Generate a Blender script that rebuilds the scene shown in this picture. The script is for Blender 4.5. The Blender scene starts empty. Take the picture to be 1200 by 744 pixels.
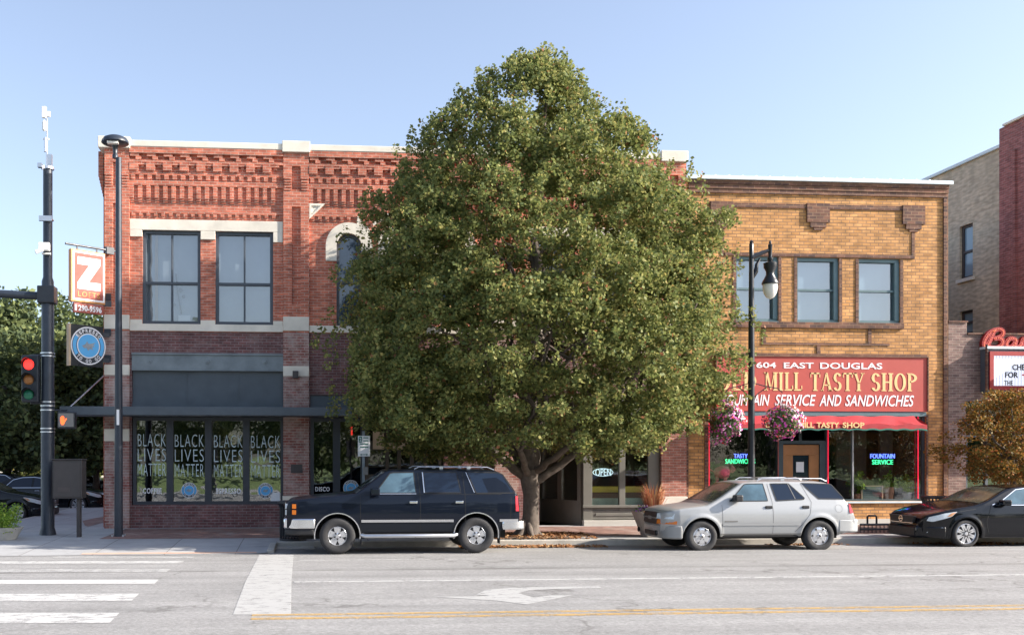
import bpy, math, random
import numpy as np
from mathutils import Vector, Matrix
R = math.radians
rnd = random.Random(7)
SC = bpy.context.scene
COL = SC.collection

# ------------------------------------------------------------------ camera
TH = math.atan(.08)                       # the street runs slightly away to the right
ct, st = math.cos(TH), math.sin(TH)
CX, CY, FPX, H = 450.0, 536.0, 1150.0, 2.07
cam = bpy.data.cameras.new('camera'); camo = bpy.data.objects.new('camera', cam); COL.objects.link(camo)
camo.location = (0, 0, H); camo.rotation_euler = (R(90), 0, -TH)
cam.sensor_width = 36; cam.lens = 36*FPX/1200
cam.shift_x = (600-CX)/1200; cam.shift_y = (CY-372)/1200
cam.clip_start = .1; cam.clip_end = 2000
SC.camera = camo
# ------------------------------------------------------------------ light
SUN_EL, SUN_AZ = 27.5, 76.0               # azimuth measured from the facade's normal towards the right
w = bpy.data.worlds.new('World'); SC.world = w; w.use_nodes = True
nt = w.node_tree; bg = nt.nodes['Background']
sky = nt.nodes.new('ShaderNodeTexSky'); sky.sky_type = 'NISHITA'; sky.sun_disc = False
sdir = Vector((math.sin(R(SUN_AZ))*math.cos(R(SUN_EL)), -math.cos(R(SUN_AZ))*math.cos(R(SUN_EL)), math.sin(R(SUN_EL))))
sky.sun_elevation = R(SUN_EL); sky.sun_rotation = math.atan2(sdir.x, sdir.y)
sky.air_density = 1.0; sky.dust_density = 1.8; sky.ozone_density = 3.2
hs = nt.nodes.new('ShaderNodeHueSaturation'); hs.inputs['Saturation'].default_value = .74; hs.inputs['Value'].default_value = .845
tn = nt.nodes.new('ShaderNodeVectorMath'); tn.operation = 'MULTIPLY'; tn.inputs[1].default_value = (.985, .975, .985)
nt.links.new(sky.outputs[0], hs.inputs['Color']); nt.links.new(hs.outputs[0], tn.inputs[0]); nt.links.new(tn.outputs[0], bg.inputs[0]); bg.inputs[1].default_value = .15
sl = bpy.data.lights.new('sun', 'SUN'); slo = bpy.data.objects.new('sun', sl); COL.objects.link(slo)
slo.rotation_euler = (-sdir).to_track_quat('-Z', 'Y').to_euler(); sl.energy = 5.0; sl.angle = R(.5); sl.color = (1, .91, .80)
SC.view_settings.view_transform = 'Standard'; SC.view_settings.look = 'None'
SC.view_settings.exposure = 1.25; SC.view_settings.gamma = 1
SC.cycles.max_bounces = 8; SC.cycles.transparent_max_bounces = 16

# ------------------------------------------------------------------ helpers
def at(px, py, Y):
    """photo measurement -> world point on the plane y = Y"""
    u = (px-CX)/FPX; t = Y/(ct-u*st)
    return (t*(st+u*ct), Y, H-(py-CY)/FPX*t)
def X(px, Y): return at(px, 0, Y)[0]
def Z(py, px, Y): return at(px, py, Y)[2]
def road_z(y):
    pts = [(-60, .06), (.5, -.05), (4, .05), (11.8, .17), (16, .12), (20.3, .03), (23.4, -.06), (400, -.06)]
    for (a, b), (c, d) in zip(pts, pts[1:]):
        if y <= c: return b+(d-b)*(y-a)/(c-a)
    return -.06
def walk_z(y): return .08+.07*min(1, max(0, (y-23.3)/3.9))
def ground(px, py, zf=road_z):
    Y = 15
    for _ in range(40):
        u = (px-CX)/FPX; t = (H-zf(Y))*FPX/(py-CY); Y = t*(ct-u*st)
    return at(px, py, Y)

class MB:
    def __init__(s): s.v = []; s.f = []; s.m = []
    def add(s, vs, fs, m=0):
        n = len(s.v); s.v += [tuple(p) for p in vs]; s.f += [tuple(i+n for i in f) for f in fs]; s.m += [m]*len(fs); return s
    def box(s, x0, x1, y0, y1, z0, z1, m=0):
        return s.add([(x0,y0,z0),(x1,y0,z0),(x1,y1,z0),(x0,y1,z0),(x0,y0,z1),(x1,y0,z1),(x1,y1,z1),(x0,y1,z1)],
                     [(0,3,2,1),(4,5,6,7),(0,1,5,4),(1,2,6,5),(2,3,7,6),(3,0,4,7)], m)
    def prism(s, poly, y0, y1, m=0):
        """polygon in x,z extruded along y"""
        n = len(poly); a = sum(poly[i][0]*poly[(i+1) % n][1]-poly[(i+1) % n][0]*poly[i][1] for i in range(n))
        if a < 0: poly = poly[::-1]
        vs = [(p[0], y0, p[1]) for p in poly]+[(p[0], y1, p[1]) for p in poly]
        fs = [tuple(range(n)), tuple(range(2*n-1, n-1, -1))]+[(i, n+i, n+(i+1) % n, (i+1) % n) for i in range(n)]
        return s.add(vs, fs, m)
    def slabz(s, poly, z0, z1, m=0):
        """polygon in x,y extruded along z"""
        n = len(poly); a = sum(poly[i][0]*poly[(i+1) % n][1]-poly[(i+1) % n][0]*poly[i][1] for i in range(n))
        if a < 0: poly = poly[::-1]
        vs = [(p[0], p[1], z0) for p in poly]+[(p[0], p[1], z1) for p in poly]
        fs = [tuple(range(n-1, -1, -1)), tuple(range(n, 2*n))]+[(i, (i+1) % n, n+(i+1) % n, n+i) for i in range(n)]
        return s.add(vs, fs, m)
    def xform(s, fn):
        s.v = [tuple(fn(Vector(p))) for p in s.v]; return s
    def tube(s, pts, rad, n=10, m=0, caps=True):
        pts = [Vector(p) for p in pts]; rad = rad if isinstance(rad, (list, tuple)) else [rad]*len(pts)
        b = len(s.v); fs = []; up = None
        for i, p in enumerate(pts):
            d = (pts[min(i+1, len(pts)-1)]-pts[max(i-1, 0)]).normalized()
            if up is None: up = d.orthogonal().normalized()
            up = (up-d*up.dot(d)).normalized(); sd = d.cross(up)
            for k in range(n):
                a = 2*math.pi*k/n; s.v.append(tuple(p+(up*math.cos(a)+sd*math.sin(a))*rad[i]))
        for i in range(len(pts)-1):
            for k in range(n):
                fs.append((b+i*n+k, b+i*n+(k+1) % n, b+(i+1)*n+(k+1) % n, b+(i+1)*n+k))
        if caps: fs += [tuple(b+k for k in range(n-1, -1, -1)), tuple(b+(len(pts)-1)*n+k for k in range(n))]
        s.f += fs; s.m += [m]*len(fs); return s
    def lathe(s, prof, c=(0, 0, 0), axis='z', n=24, m=0, a0=0, a1=2*math.pi):
        """profile [(radius, along axis)]"""
        b = len(s.v); full = abs(a1-a0-2*math.pi) < 1e-6; k_ = n if full else n+1
        for r, h in prof:
            for k in range(k_):
                a = a0+(a1-a0)*k/n
                p = (r*math.cos(a), r*math.sin(a), h) if axis == 'z' else ((r*math.cos(a), -h, r*math.sin(a)) if axis == 'y' else (h, r*math.cos(a), r*math.sin(a)))
                s.v.append((p[0]+c[0], p[1]+c[1], p[2]+c[2]))
        fs = []
        for i in range(len(prof)-1):
            for k in range(n):
                k2 = (k+1) % k_
                fs.append((b+i*k_+k, b+i*k_+k2, b+(i+1)*k_+k2, b+(i+1)*k_+k))
        s.f += fs; s.m += [m]*len(fs); return s
    def build(s, name, mats, parent=None, smooth=None, bevel=0, split=None):
        if split is None and name in PAIRED and parent is not None and root_of(parent).split('.')[0] in ('parked_suv', 'parked_sedan'): split = 'y'
        if split:                                # one mesh per side of the car, or per loose piece
            root = list(range(len(s.v)))
            def find(i):
                while root[i] != i: root[i] = root[root[i]]; i = root[i]
                return i
            for f in s.f:
                for i in f[1:]: root[find(i)] = find(f[0])
            groups = {}
            for k, f in enumerate(s.f):
                g = find(f[0]) if split == 'loose' else sum(s.v[i][1] for i in f) > 0
                groups.setdefault(g, []).append(k)
            last = None
            for g in groups.values():
                q = MB(); ids = {}
                for k in g:
                    for i in s.f[k]:
                        if i not in ids: ids[i] = len(q.v); q.v.append(s.v[i])
                    q.f.append(tuple(ids[i] for i in s.f[k])); q.m.append(s.m[k])
                o = q.build(name, mats, parent, smooth, bevel, split=False); last = last or o
            return last
        o0 = ORIG.get(root_of(parent), (0, 0, 0)) if parent else (0, 0, 0)
        me = bpy.data.meshes.new(name)
        me.from_pydata([(a-o0[0], b-o0[1], c-o0[2]) for a, b, c in s.v], [], s.f)
        for mt in (mats if isinstance(mats, (list, tuple)) else [mats]): me.materials.append(M[mt])
        me.polygons.foreach_set('material_index', s.m)
        if smooth:
            me.polygons.foreach_set('use_smooth', [True]*len(s.f)); me.set_sharp_from_angle(angle=R(smooth))
        me.update()
        o = bpy.data.objects.new(name, me); COL.objects.link(o)
        if parent: o.parent = parent
        if bevel:
            bv = o.modifiers.new('bevel', 'BEVEL'); bv.width = bevel; bv.segments = 2; bv.limit_method = 'ANGLE'; bv.angle_limit = R(40)
        return o
ORIG = {}
PAIRED = {'running_board', 'door_handle', 'side_mirror', 'headlight', 'marker_light', 'tail_light', 'mud_flap', 'fog_light', 'side_trim', 'rub_strip', 'fog_light_trim', 'side_window', 'window_rubber', 'window_trim'}
def root_of(o):
    while o.parent: o = o.parent
    return o.name
def thing(name, label, cat, loc=(0, 0, 0), group=None):
    o = bpy.data.objects.new(name, None); COL.objects.link(o); o.location = loc; o.empty_display_size = .2
    ORIG[o.name] = tuple(loc); tag(o, label, cat, group); return o
def tag(o, label, cat, group=None, kind=None):
    o['label'] = label; o['category'] = cat
    if group: o['group'] = group
    if kind: o['kind'] = kind
    return o
def struct(o): o['kind'] = 'structure'; return o
def copy_tree(o, parent=None):
    c = o.copy(); COL.objects.link(c)
    if parent: c.parent = parent
    for ch in list(o.children): copy_tree(ch, c)
    return c

_txt = {}
def text_mesh(body, bold=0.0, shear=0.0, spacing=1.0, depth=.02, res=3):
    """lettering scaled to a unit box: x 0..1, z 0..1, thickness towards -y"""
    key = (body, bold, shear, spacing)
    if key not in _txt:
        cu = bpy.data.curves.new('lettering', 'FONT'); cu.body = body; cu.offset = bold; cu.shear = shear
        cu.space_character = spacing; cu.extrude = .5; cu.resolution_u = res
        ob = bpy.data.objects.new('lettering', cu); COL.objects.link(ob)
        bpy.context.view_layer.update()
        me = bpy.data.meshes.new_from_object(ob.evaluated_get(bpy.context.evaluated_depsgraph_get()))
        bpy.data.objects.remove(ob); bpy.data.curves.remove(cu)
        v = np.array([p.co[:] for p in me.vertices]); f = [tuple(p.vertices) for p in me.polygons]
        bpy.data.meshes.remove(me)
        v[:, :2] -= v[:, :2].min(0); v[:, :2] /= v[:, :2].max(0)
        _txt[key] = (v, f)
    return _txt[key]
def add_text(mb, body, x0, x1, z0, z1, y, depth=.012, m=0, **k):
    v, f = text_mesh(body, **k)
    mb.add([(x0+p[0]*(x1-x0), y-(p[2]+.5)*depth, z0+p[1]*(z1-z0)) for p in v], f, m)
    return mb

# ------------------------------------------------------------------ materials
M = {}
def newmat(name):
    m = bpy.data.materials.new(name); m.use_nodes = True; M[name] = m
    return m, m.node_tree, m.node_tree.nodes['Principled BSDF']
def pos_vec(nt):
    g = nt.nodes.new('ShaderNodeNewGeometry'); return g.outputs['Position']
def noise(nt, vec, scale, detail=4, rough=.6):
    n = nt.nodes.new('ShaderNodeTexNoise'); n.inputs['Scale'].default_value = scale; n.inputs['Detail'].default_value = detail
    n.inputs['Roughness'].default_value = rough; nt.links.new(vec, n.inputs['Vector']); return n.outputs['Fac']
def ramp(nt, fac, a, b, lo=.3, hi=.7):
    r = nt.nodes.new('ShaderNodeMapRange'); r.inputs[1].default_value = lo; r.inputs[2].default_value = hi
    r.inputs[3].default_value = a; r.inputs[4].default_value = b; nt.links.new(fac, r.inputs[0]); return r.outputs[0]
def mixc(nt, fac, a, b, mode='MIX'):
    n = nt.nodes.new('ShaderNodeMix'); n.data_type = 'RGBA'; n.blend_type = mode
    for s, v in ((n.inputs[0], fac), (n.inputs[6], a), (n.inputs[7], b)):
        if hasattr(v, 'links'): nt.links.new(v, s)
        elif isinstance(v, (tuple, list)): s.default_value = (*v, 1) if len(v) == 3 else v
        else: s.default_value = v
    return n.outputs[2]
def bumpn(nt, p, h, strength, dist=.01):
    b = nt.nodes.new('ShaderNodeBump'); b.inputs['Strength'].default_value = strength; b.inputs['Distance'].default_value = dist
    nt.links.new(h, b.inputs['Height']); nt.links.new(b.outputs[0], p.inputs['Normal'])
def mat(name, col, rough=.6, metal=0, var=.12, scale=3, bump=0, bscale=60, spec=.5, ior=None, coat=0, obj=True):
    m, nt, p = newmat(name)
    p.inputs['Roughness'].default_value = rough; p.inputs['Metallic'].default_value = metal
    p.inputs['Specular IOR Level'].default_value = spec
    if ior: p.inputs['IOR'].default_value = ior
    if coat: p.inputs['Coat Weight'].default_value = coat; p.inputs['Coat Roughness'].default_value = .03
    tc = nt.nodes.new('ShaderNodeTexCoord').outputs['Object']
    if var:
        f = ramp(nt, noise(nt, tc, scale, 6), 1-var, 1+var)
        c = nt.nodes.new('ShaderNodeVectorMath'); c.operation = 'SCALE'; c.inputs[0].default_value = col
        nt.links.new(f, c.inputs['Scale']); nt.links.new(c.outputs[0], p.inputs['Base Color'])
        nt.links.new(ramp(nt, noise(nt, tc, scale*2.3, 4), max(.02, rough-.08), min(1, rough+.08)), p.inputs['Roughness'])
    else: p.inputs['Base Color'].default_value = (*col, 1)
    if bump: bumpn(nt, p, noise(nt, tc, bscale, 4), bump)
    return m
def emit(name, col, s):
    m, nt, p = newmat(name); p.inputs['Base Color'].default_value = (*col, 1)
    p.inputs['Emission Color'].default_value = (*col, 1); p.inputs['Emission Strength'].default_value = s
def brick(name, c1, c2, mortar, bw=.215, bh=.075, stain=None, floor=False, bumps=.5, ms=.009, third=None):
    m, nt, p = newmat(name); P = pos_vec(nt)
    sx = nt.nodes.new('ShaderNodeSeparateXYZ'); nt.links.new(P, sx.inputs[0])
    cb = nt.nodes.new('ShaderNodeCombineXYZ')
    if floor: nt.links.new(sx.outputs[0], cb.inputs[0]); nt.links.new(sx.outputs[1], cb.inputs[1])
    else:
        ad = nt.nodes.new('ShaderNodeMath'); nt.links.new(sx.outputs[0], ad.inputs[0]); nt.links.new(sx.outputs[1], ad.inputs[1])
        nt.links.new(ad.outputs[0], cb.inputs[0]); nt.links.new(sx.outputs[2], cb.inputs[1])
    b = nt.nodes.new('ShaderNodeTexBrick'); nt.links.new(cb.outputs[0], b.inputs['Vector'])
    b.inputs['Scale'].default_value = 1; b.inputs['Brick Width'].default_value = bw; b.inputs['Row Height'].default_value = bh
    b.inputs['Mortar Size'].default_value = ms; b.inputs['Mortar Smooth'].default_value = .2; b.inputs['Bias'].default_value = 0
    b.inputs['Color1'].default_value = (*c1, 1); b.inputs['Color2'].default_value = (*c2, 1); b.inputs['Mortar'].default_value = (*mortar, 1)
    f = ramp(nt, noise(nt, P, .8, 6), .82, 1.16)
    col = mixc(nt, 1.0, b.outputs['Color'], (1, 1, 1), 'MULTIPLY')
    sc = nt.nodes.new('ShaderNodeVectorMath'); sc.operation = 'SCALE'; nt.links.new(col, sc.inputs[0]); nt.links.new(f, sc.inputs['Scale'])
    col = sc.outputs[0]
    # per-brick tone
    vb = nt.nodes.new('ShaderNodeMapping'); vb.inputs['Scale'].default_value = (1/bw*.5, 1/bh*.5, 1); nt.links.new(cb.outputs[0], vb.inputs[0])
    wn = nt.nodes.new('ShaderNodeTexNoise'); wn.inputs['Scale'].default_value = 1.7; wn.inputs['Detail'].default_value = 0
    nt.links.new(vb.outputs[0], wn.inputs[0])
    sc2 = nt.nodes.new('ShaderNodeVectorMath'); sc2.operation = 'SCALE'; nt.links.new(col, sc2.inputs[0])
    nt.links.new(ramp(nt, wn.outputs['Fac'], .78, 1.2), sc2.inputs['Scale']); col = sc2.outputs[0]
    ms_ = nt.nodes.new('ShaderNodeMapping'); ms_.inputs['Scale'].default_value = (1.6, 1.6, .16); nt.links.new(P, ms_.inputs[0])
    sc3 = nt.nodes.new('ShaderNodeVectorMath'); sc3.operation = 'SCALE'; nt.links.new(col, sc3.inputs[0])
    nt.links.new(ramp(nt, noise(nt, ms_.outputs[0], 1.5, 8, .7), .80, 1.12), sc3.inputs['Scale']); col = sc3.outputs[0]
    if stain:
        fs = ramp(nt, noise(nt, P, stain[1], 8, .7), 0, stain[4] if len(stain) > 4 else .8, stain[2], stain[3]); col = mixc(nt, fs, col, stain[0])
    nt.links.new(col, p.inputs['Base Color']); p.inputs['Roughness'].default_value = .85
    inv = nt.nodes.new('ShaderNodeMath'); inv.operation = 'SUBTRACT'; inv.inputs[0].default_value = 1; nt.links.new(b.outputs['Fac'], inv.inputs[1])
    bumpn(nt, p, inv.outputs[0], bumps, .008)
    return m
brick('red_brick', (.60, .185, .11), (.42, .115, .07), (.5, .32, .25))
brick('old_brick', (.185, .075, .07), (.13, .055, .055), (.22, .17, .17), stain=((.34, .27, .26), 1.8, .5, .78, .6))
brick('worn_brick', (.30, .10, .08), (.24, .08, .065), (.4, .33, .3), stain=((.5, .42, .38), 1.7, .42, .68, .8))
brick('dark_brick', (.27, .17, .14), (.17, .10, .09), (.3, .24, .2))
brick('trim_brick', (.20, .09, .055), (.085, .045, .04), (.25, .15, .09), bw=.22, bh=.092)
brick('gold_brick', (.60, .31, .115), (.47, .225, .07), (.26, .15, .08), bw=.25, bh=.092, ms=.012)
brick('buff_brick', (.62, .53, .40), (.52, .43, .31), (.56, .48, .36), stain=((.42, .36, .28), .5, .4, .7))
brick('maroon_brick', (.34, .12, .11), (.26, .085, .08), (.32, .19, .18), stain=((.34, .26, .24), .8, .6, .8))
brick('pier_brick', (.42, .17, .12), (.36, .13, .095), (.42, .3, .25), stain=((.55, .5, .45), 1.4, .6, .78))
brick('paver_brick', (.27, .14, .11), (.21, .11, .09), (.2, .16, .14), bw=.2, bh=.1, floor=True, stain=((.34, .3, .27), 1.2, .5, .75))
mat('stone', (.72, .67, .58), .8, var=.14, scale=1.6, bump=.3)
mat('worn_stone', (.50, .45, .40), .85, var=.25, scale=4, bump=.4)
mat('concrete', (.50, .48, .44), .9, var=.1, scale=1.5, bump=.3)
mat('kerb_concrete', (.42, .40, .36), .9, var=.2, scale=2.5, bump=.4)
mat('steel_blue', (.085, .105, .125), .55, var=.15, scale=2)
mat('steel_pale', (.20, .235, .255), .6, var=.25, scale=1.8)
mat('storefront_frame', (.035, .042, .055), .45, var=.1)
mat('window_frame', (.07, .085, .105), .5, var=.1)
mat('olive_paint', (.16, .155, .135), .6, var=.12, scale=2)
mat('teal_paint', (.10, .17, .19), .5, var=.1)
mat('teal_dark', (.045, .07, .08), .5, var=.1)
mat('black_paint', (.012, .015, .022), .35, var=.15, scale=4)
mat('pole_paint', (.022, .03, .045), .4, var=.2, scale=6)
mat('cabinet_paint', (.05, .045, .045), .6, var=.12)
mat('silver', (.6, .62, .66), .35, metal=.9, var=.05)
mat('chrome', (.75, .77, .8), .16, metal=1, var=0)
mat('white_paint', (.78, .78, .76), .5, var=.05)
mat('white_metal', (.62, .72, .76), .5, var=.08)
mat('lamp_white', (.75, .73, .68), .4, var=.03)
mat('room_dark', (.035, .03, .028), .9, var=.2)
mat('room_warm', (.16, .11, .075), .8, var=.3, scale=.9)
mat('wood_door', (.40, .17, .05), .5, var=.15, scale=2)
mat('tan_wood', (.5, .37, .25), .6, var=.15, scale=2)
mat('blind', (.43, .5, .57), .7, var=.04, scale=.6)
mat('sign_red', (.43, .06, .045), .55, var=.10, scale=1.2)
mat('awning_red', (.38, .02, .03), .75, var=.2, scale=2.5)
mat('awning_green', (.02, .16, .12), .7, var=.1)
mat('sign_cream', (.78, .55, .25), .6, var=.08)
mat('sign_white', (.82, .82, .84), .6, var=.04)
mat('sign_blue', (.13, .16, .5), .6, var=0)
mat('sign_orange', (.58, .24, .07), .5, var=.1)
mat('sign_brown', (.33, .07, .05), .6, var=.08)
mat('roundel_blue', (.10, .42, .78), .5, var=.04)
mat('bird_grey', (.30, .33, .36), .6, var=.2, scale=12)
mat('roof', (.15, .15, .15), .9)
mat('tyre', (.028, .028, .03), .8, var=.2, scale=8, bump=.2)
mat('rim_metal', (.62, .63, .66), .28, metal=.75, var=.05)
mat('rim_dark', (.03, .03, .033), .6, var=0)
mat('wheel_well', (.008, .008, .009), .9, var=0)
mat('paint_navy', (.005, .008, .016), .3, var=0, coat=.45, spec=.1)
mat('paint_charcoal', (.012, .015, .021), .4, var=0, coat=.08, spec=.15)
mat('paint_silver', (.36, .37, .375), .35, metal=.2, var=0, coat=.5)
mat('clad_grey', (.19, .185, .175), .5, var=.08)
mat('paint_black', (.002, .003, .006), .25, var=0, coat=.7, spec=.1)
mat('plastic_black', (.015, .015, .017), .5, var=.1)
mat('amber', (.62, .17, .02), .25, var=0)
mat('lens_clear', (.62, .68, .72), .12, var=.15, scale=14, coat=1)
mat('lens_red', (.6, .02, .03), .2, var=0, coat=1)
mat('seam', (.003, .004, .006), .7, var=0)
mat('seam_grey', (.12, .12, .12), .7, var=0)
mat('car_glass', (.018, .03, .042), .04, var=0, ior=1.55)
mat('car_glass_light', (.07, .125, .165), .05, var=.35, scale=2.2, ior=1.6)
mat('tint_glass', (.008, .016, .034), .05, var=0, ior=1.5)
mat('screen_glass', (.10, .105, .08), .08, var=.5, scale=3, ior=1.55)
mat('sky_glass', (.20, .29, .38), .05, var=.08, scale=.5, ior=1.7)  # base colour stands in for the sky mirrored in the pane
mat('sky_glass_pale', (.20, .30, .38), .05, var=.06, scale=.7, ior=1.6)  # paler mirrored sky, put into the base colour
mat('bark', (.105, .085, .07), .9, var=.35, scale=7, bump=1, bscale=22)
mat('soil', (.10, .07, .05), .95, var=.3)
mat('terracotta', (.42, .22, .14), .8, var=.1)
mat('planter_grey', (.36, .32, .29), .8, var=.12, scale=5, bump=.2)
mat('planter_pale', (.46, .45, .42), .85, var=.15, scale=5, bump=.3)
mat('chalkboard', (.12, .17, .16), .8, var=.3, scale=8)
mat('brass', (.4, .25, .1), .4, metal=.5)
mat('plaque_dark', (.06, .05, .05), .5)
mat('pink_cloth', (.6, .12, .16), .8, var=.4, scale=9)
mat('road_paint', (.78, .78, .76), .8, var=.05, scale=5)
mat('ramp_tile', (.55, .36, .27), .85, var=.1)
mat('yellow_cloth', (.62, .55, .08), .8, var=.12, scale=5)
mat('pale_green_cloth', (.45, .62, .5), .8, var=.12, scale=5)
mat('orange_plastic', (.8, .2, .05), .6)
mat('paper', (.8, .8, .8), .7, var=.03)
emit('signal_red', (1, .025, .02), 1.3); emit('hand_orange', (1, .13, .03), .9)
emit('neon_blue', (.10, .17, 1), 2.0); emit('neon_green', (.05, .8, .3), 1.3); emit('neon_red', (.75, .01, .05), .55)
emit('bulb', (.9, .30, .15), .25); emit('neon_white', (.45, .6, .65), .8); emit('marquee_face', (.72, .74, .84), .35)
emit('lamp_glow', (1, .75, .45), 1.5)
mat('signal_amber', (.30, .12, .03), .3, var=0); mat('signal_green', (.01, .13, .07), .3, var=0)
mat('marquee_red', (.34, .02, .02), .6, var=.1); mat('letter_black', (.02, .02, .02), .6, var=0); mat('letter_red', (.8, .1, .08), .6, var=0)

def shop_glass(name, tint, refl):
    m, nt, p = newmat(name); nt.nodes.remove(p)
    out = nt.nodes['Material Output']
    t = nt.nodes.new('ShaderNodeBsdfTransparent'); t.inputs[0].default_value = (*tint, 1)
    g = nt.nodes.new('ShaderNodeBsdfGlossy'); g.inputs['Roughness'].default_value = .02
    bp = nt.nodes.new('ShaderNodeBump'); bp.inputs['Strength'].default_value = .12; bp.inputs['Distance'].default_value = .02
    nt.links.new(noise(nt, pos_vec(nt), 2.2, 2), bp.inputs['Height']); nt.links.new(bp.outputs[0], g.inputs['Normal'])
    mx = nt.nodes.new('ShaderNodeMixShader'); mx.inputs[0].default_value = refl
    nt.links.new(t.outputs[0], mx.inputs[1]); nt.links.new(g.outputs[0], mx.inputs[2]); nt.links.new(mx.outputs[0], out.inputs[0])
shop_glass('shop_glass', (.9, .92, .92), .09)
shop_glass('cafe_glass', (.6, .64, .64), .22)

def road_mat():
    m, nt, p = newmat('asphalt'); P = pos_vec(nt)
    fine = noise(nt, P, 17, 8, .95); big = noise(nt, P, .55, 5, .6)
    mp = nt.nodes.new('ShaderNodeMapping'); mp.inputs['Scale'].default_value = (.035, 1.3, 1); nt.links.new(P, mp.inputs[0])
    streak = noise(nt, mp.outputs[0], 1.2, 6, .65)
    f1 = ramp(nt, fine, .35, 1.65, .3, .7); f2 = ramp(nt, big, .86, 1.1); f3 = ramp(nt, streak, .78, 1.14)
    a = nt.nodes.new('ShaderNodeMath'); a.operation = 'MULTIPLY'; nt.links.new(f1, a.inputs[0]); nt.links.new(f2, a.inputs[1])
    b = nt.nodes.new('ShaderNodeMath'); b.operation = 'MULTIPLY'; nt.links.new(a.outputs[0], b.inputs[0]); nt.links.new(f3, b.inputs[1])
    c = nt.nodes.new('ShaderNodeVectorMath'); c.operation = 'SCALE'; c.inputs[0].default_value = (.255, .252, .248)
    nt.links.new(b.outputs[0], c.inputs['Scale'])
    # cracks
    v = nt.nodes.new('ShaderNodeTexVoronoi'); v.feature = 'DISTANCE_TO_EDGE'; v.inputs['Scale'].default_value = .22
    wv = nt.nodes.new('ShaderNodeVectorMath'); wv.operation = 'ADD'
    nn = nt.nodes.new('ShaderNodeTexNoise'); nn.inputs['Scale'].default_value = 1.6; nn.inputs['Detail'].default_value = 6; nt.links.new(P, nn.inputs[0])
    ns = nt.nodes.new('ShaderNodeVectorMath'); ns.operation = 'SCALE'; ns.inputs['Scale'].default_value = 1.4; nt.links.new(nn.outputs['Color'], ns.inputs[0])
    nt.links.new(P, wv.inputs[0]); nt.links.new(ns.outputs[0], wv.inputs[1]); nt.links.new(wv.outputs[0], v.inputs[0])
    crack = ramp(nt, v.outputs['Distance'], 1, 0, .0, .013)
    gate = ramp(nt, noise(nt, P, .3, 2), 0, .7, .46, .55)
    g = nt.nodes.new('ShaderNodeMath'); g.operation = 'MULTIPLY'; nt.links.new(crack, g.inputs[0]); nt.links.new(gate, g.inputs[1])
    # the long joint with tar along the lane
    sx = nt.nodes.new('ShaderNodeSeparateXYZ'); nt.links.new(wv.outputs[0], sx.inputs[0])
    sx2 = nt.nodes.new('ShaderNodeSeparateXYZ'); nt.links.new(P, sx2.inputs[0])
    j = nt.nodes.new('ShaderNodeMath'); j.operation = 'MULTIPLY_ADD'; j.inputs[1].default_value = .06; nt.links.new(sx.outputs[1], j.inputs[0])
    j2 = nt.nodes.new('ShaderNodeMath'); j2.operation = 'MULTIPLY'; j2.inputs[1].default_value = .94; nt.links.new(sx2.outputs[1], j2.inputs[0]); nt.links.new(j2.outputs[0], j.inputs[2])
    d = nt.nodes.new('ShaderNodeMath'); d.operation = 'SUBTRACT'; d.inputs[1].default_value = 17.35; nt.links.new(j.outputs[0], d.inputs[0])
    d2 = nt.nodes.new('ShaderNodeMath'); d2.operation = 'ABSOLUTE'; nt.links.new(d.outputs[0], d2.inputs[0])
    tar = ramp(nt, d2.outputs[0], .75, 0, .05, .2)
    tg = nt.nodes.new('ShaderNodeMath'); tg.operation = 'MULTIPLY'; nt.links.new(tar, tg.inputs[0]); nt.links.new(ramp(nt, noise(nt, P, .5, 3), .25, 1, .4, .6), tg.inputs[1])
    mx = nt.nodes.new('ShaderNodeMath'); mx.operation = 'MAXIMUM'; nt.links.new(g.outputs[0], mx.inputs[0]); nt.links.new(tg.outputs[0], mx.inputs[1])
    col = mixc(nt, mx.outputs[0], c.outputs[0], (.10, .095, .09))
    nt.links.new(col, p.inputs['Base Color']); p.inputs['Roughness'].default_value = .85
    bumpn(nt, p, fine, .5, .01)
road_mat()
def worn_paint(name, col, wear=.5, top=1):
    m, nt, p = newmat(name); P = pos_vec(nt); out = nt.nodes['Material Output']
    p.inputs['Base Color'].default_value = (*col, 1); p.inputs['Roughness'].default_value = .8
    t = nt.nodes.new('ShaderNodeBsdfTransparent'); mx = nt.nodes.new('ShaderNodeMixShader')
    mp = nt.nodes.new('ShaderNodeMapping'); mp.inputs['Scale'].default_value = (.5, 1, 1); nt.links.new(P, mp.inputs[0])
    n1 = noise(nt, mp.outputs[0], 7, 8, .85)
    nt.links.new(ramp(nt, n1, top, .15, wear, wear+.12), mx.inputs[0])
    nt.links.new(t.outputs[0], mx.inputs[1]); nt.links.new(p.outputs[0], mx.inputs[2]); nt.links.new(mx.outputs[0], out.inputs[0])
worn_paint('worn_white', (.52, .52, .51), .50, .85); worn_paint('fresh_white', (.50, .50, .49), .56, .88); worn_paint('faded_white', (.5, .5, .49), .46, .7)
worn_paint('worn_yellow', (.56, .36, .12), .46, .65); worn_paint('bar_white', (.48, .48, .47), .52, .74); worn_paint('line_white', (.5, .5, .49), .5, .8)
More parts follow.
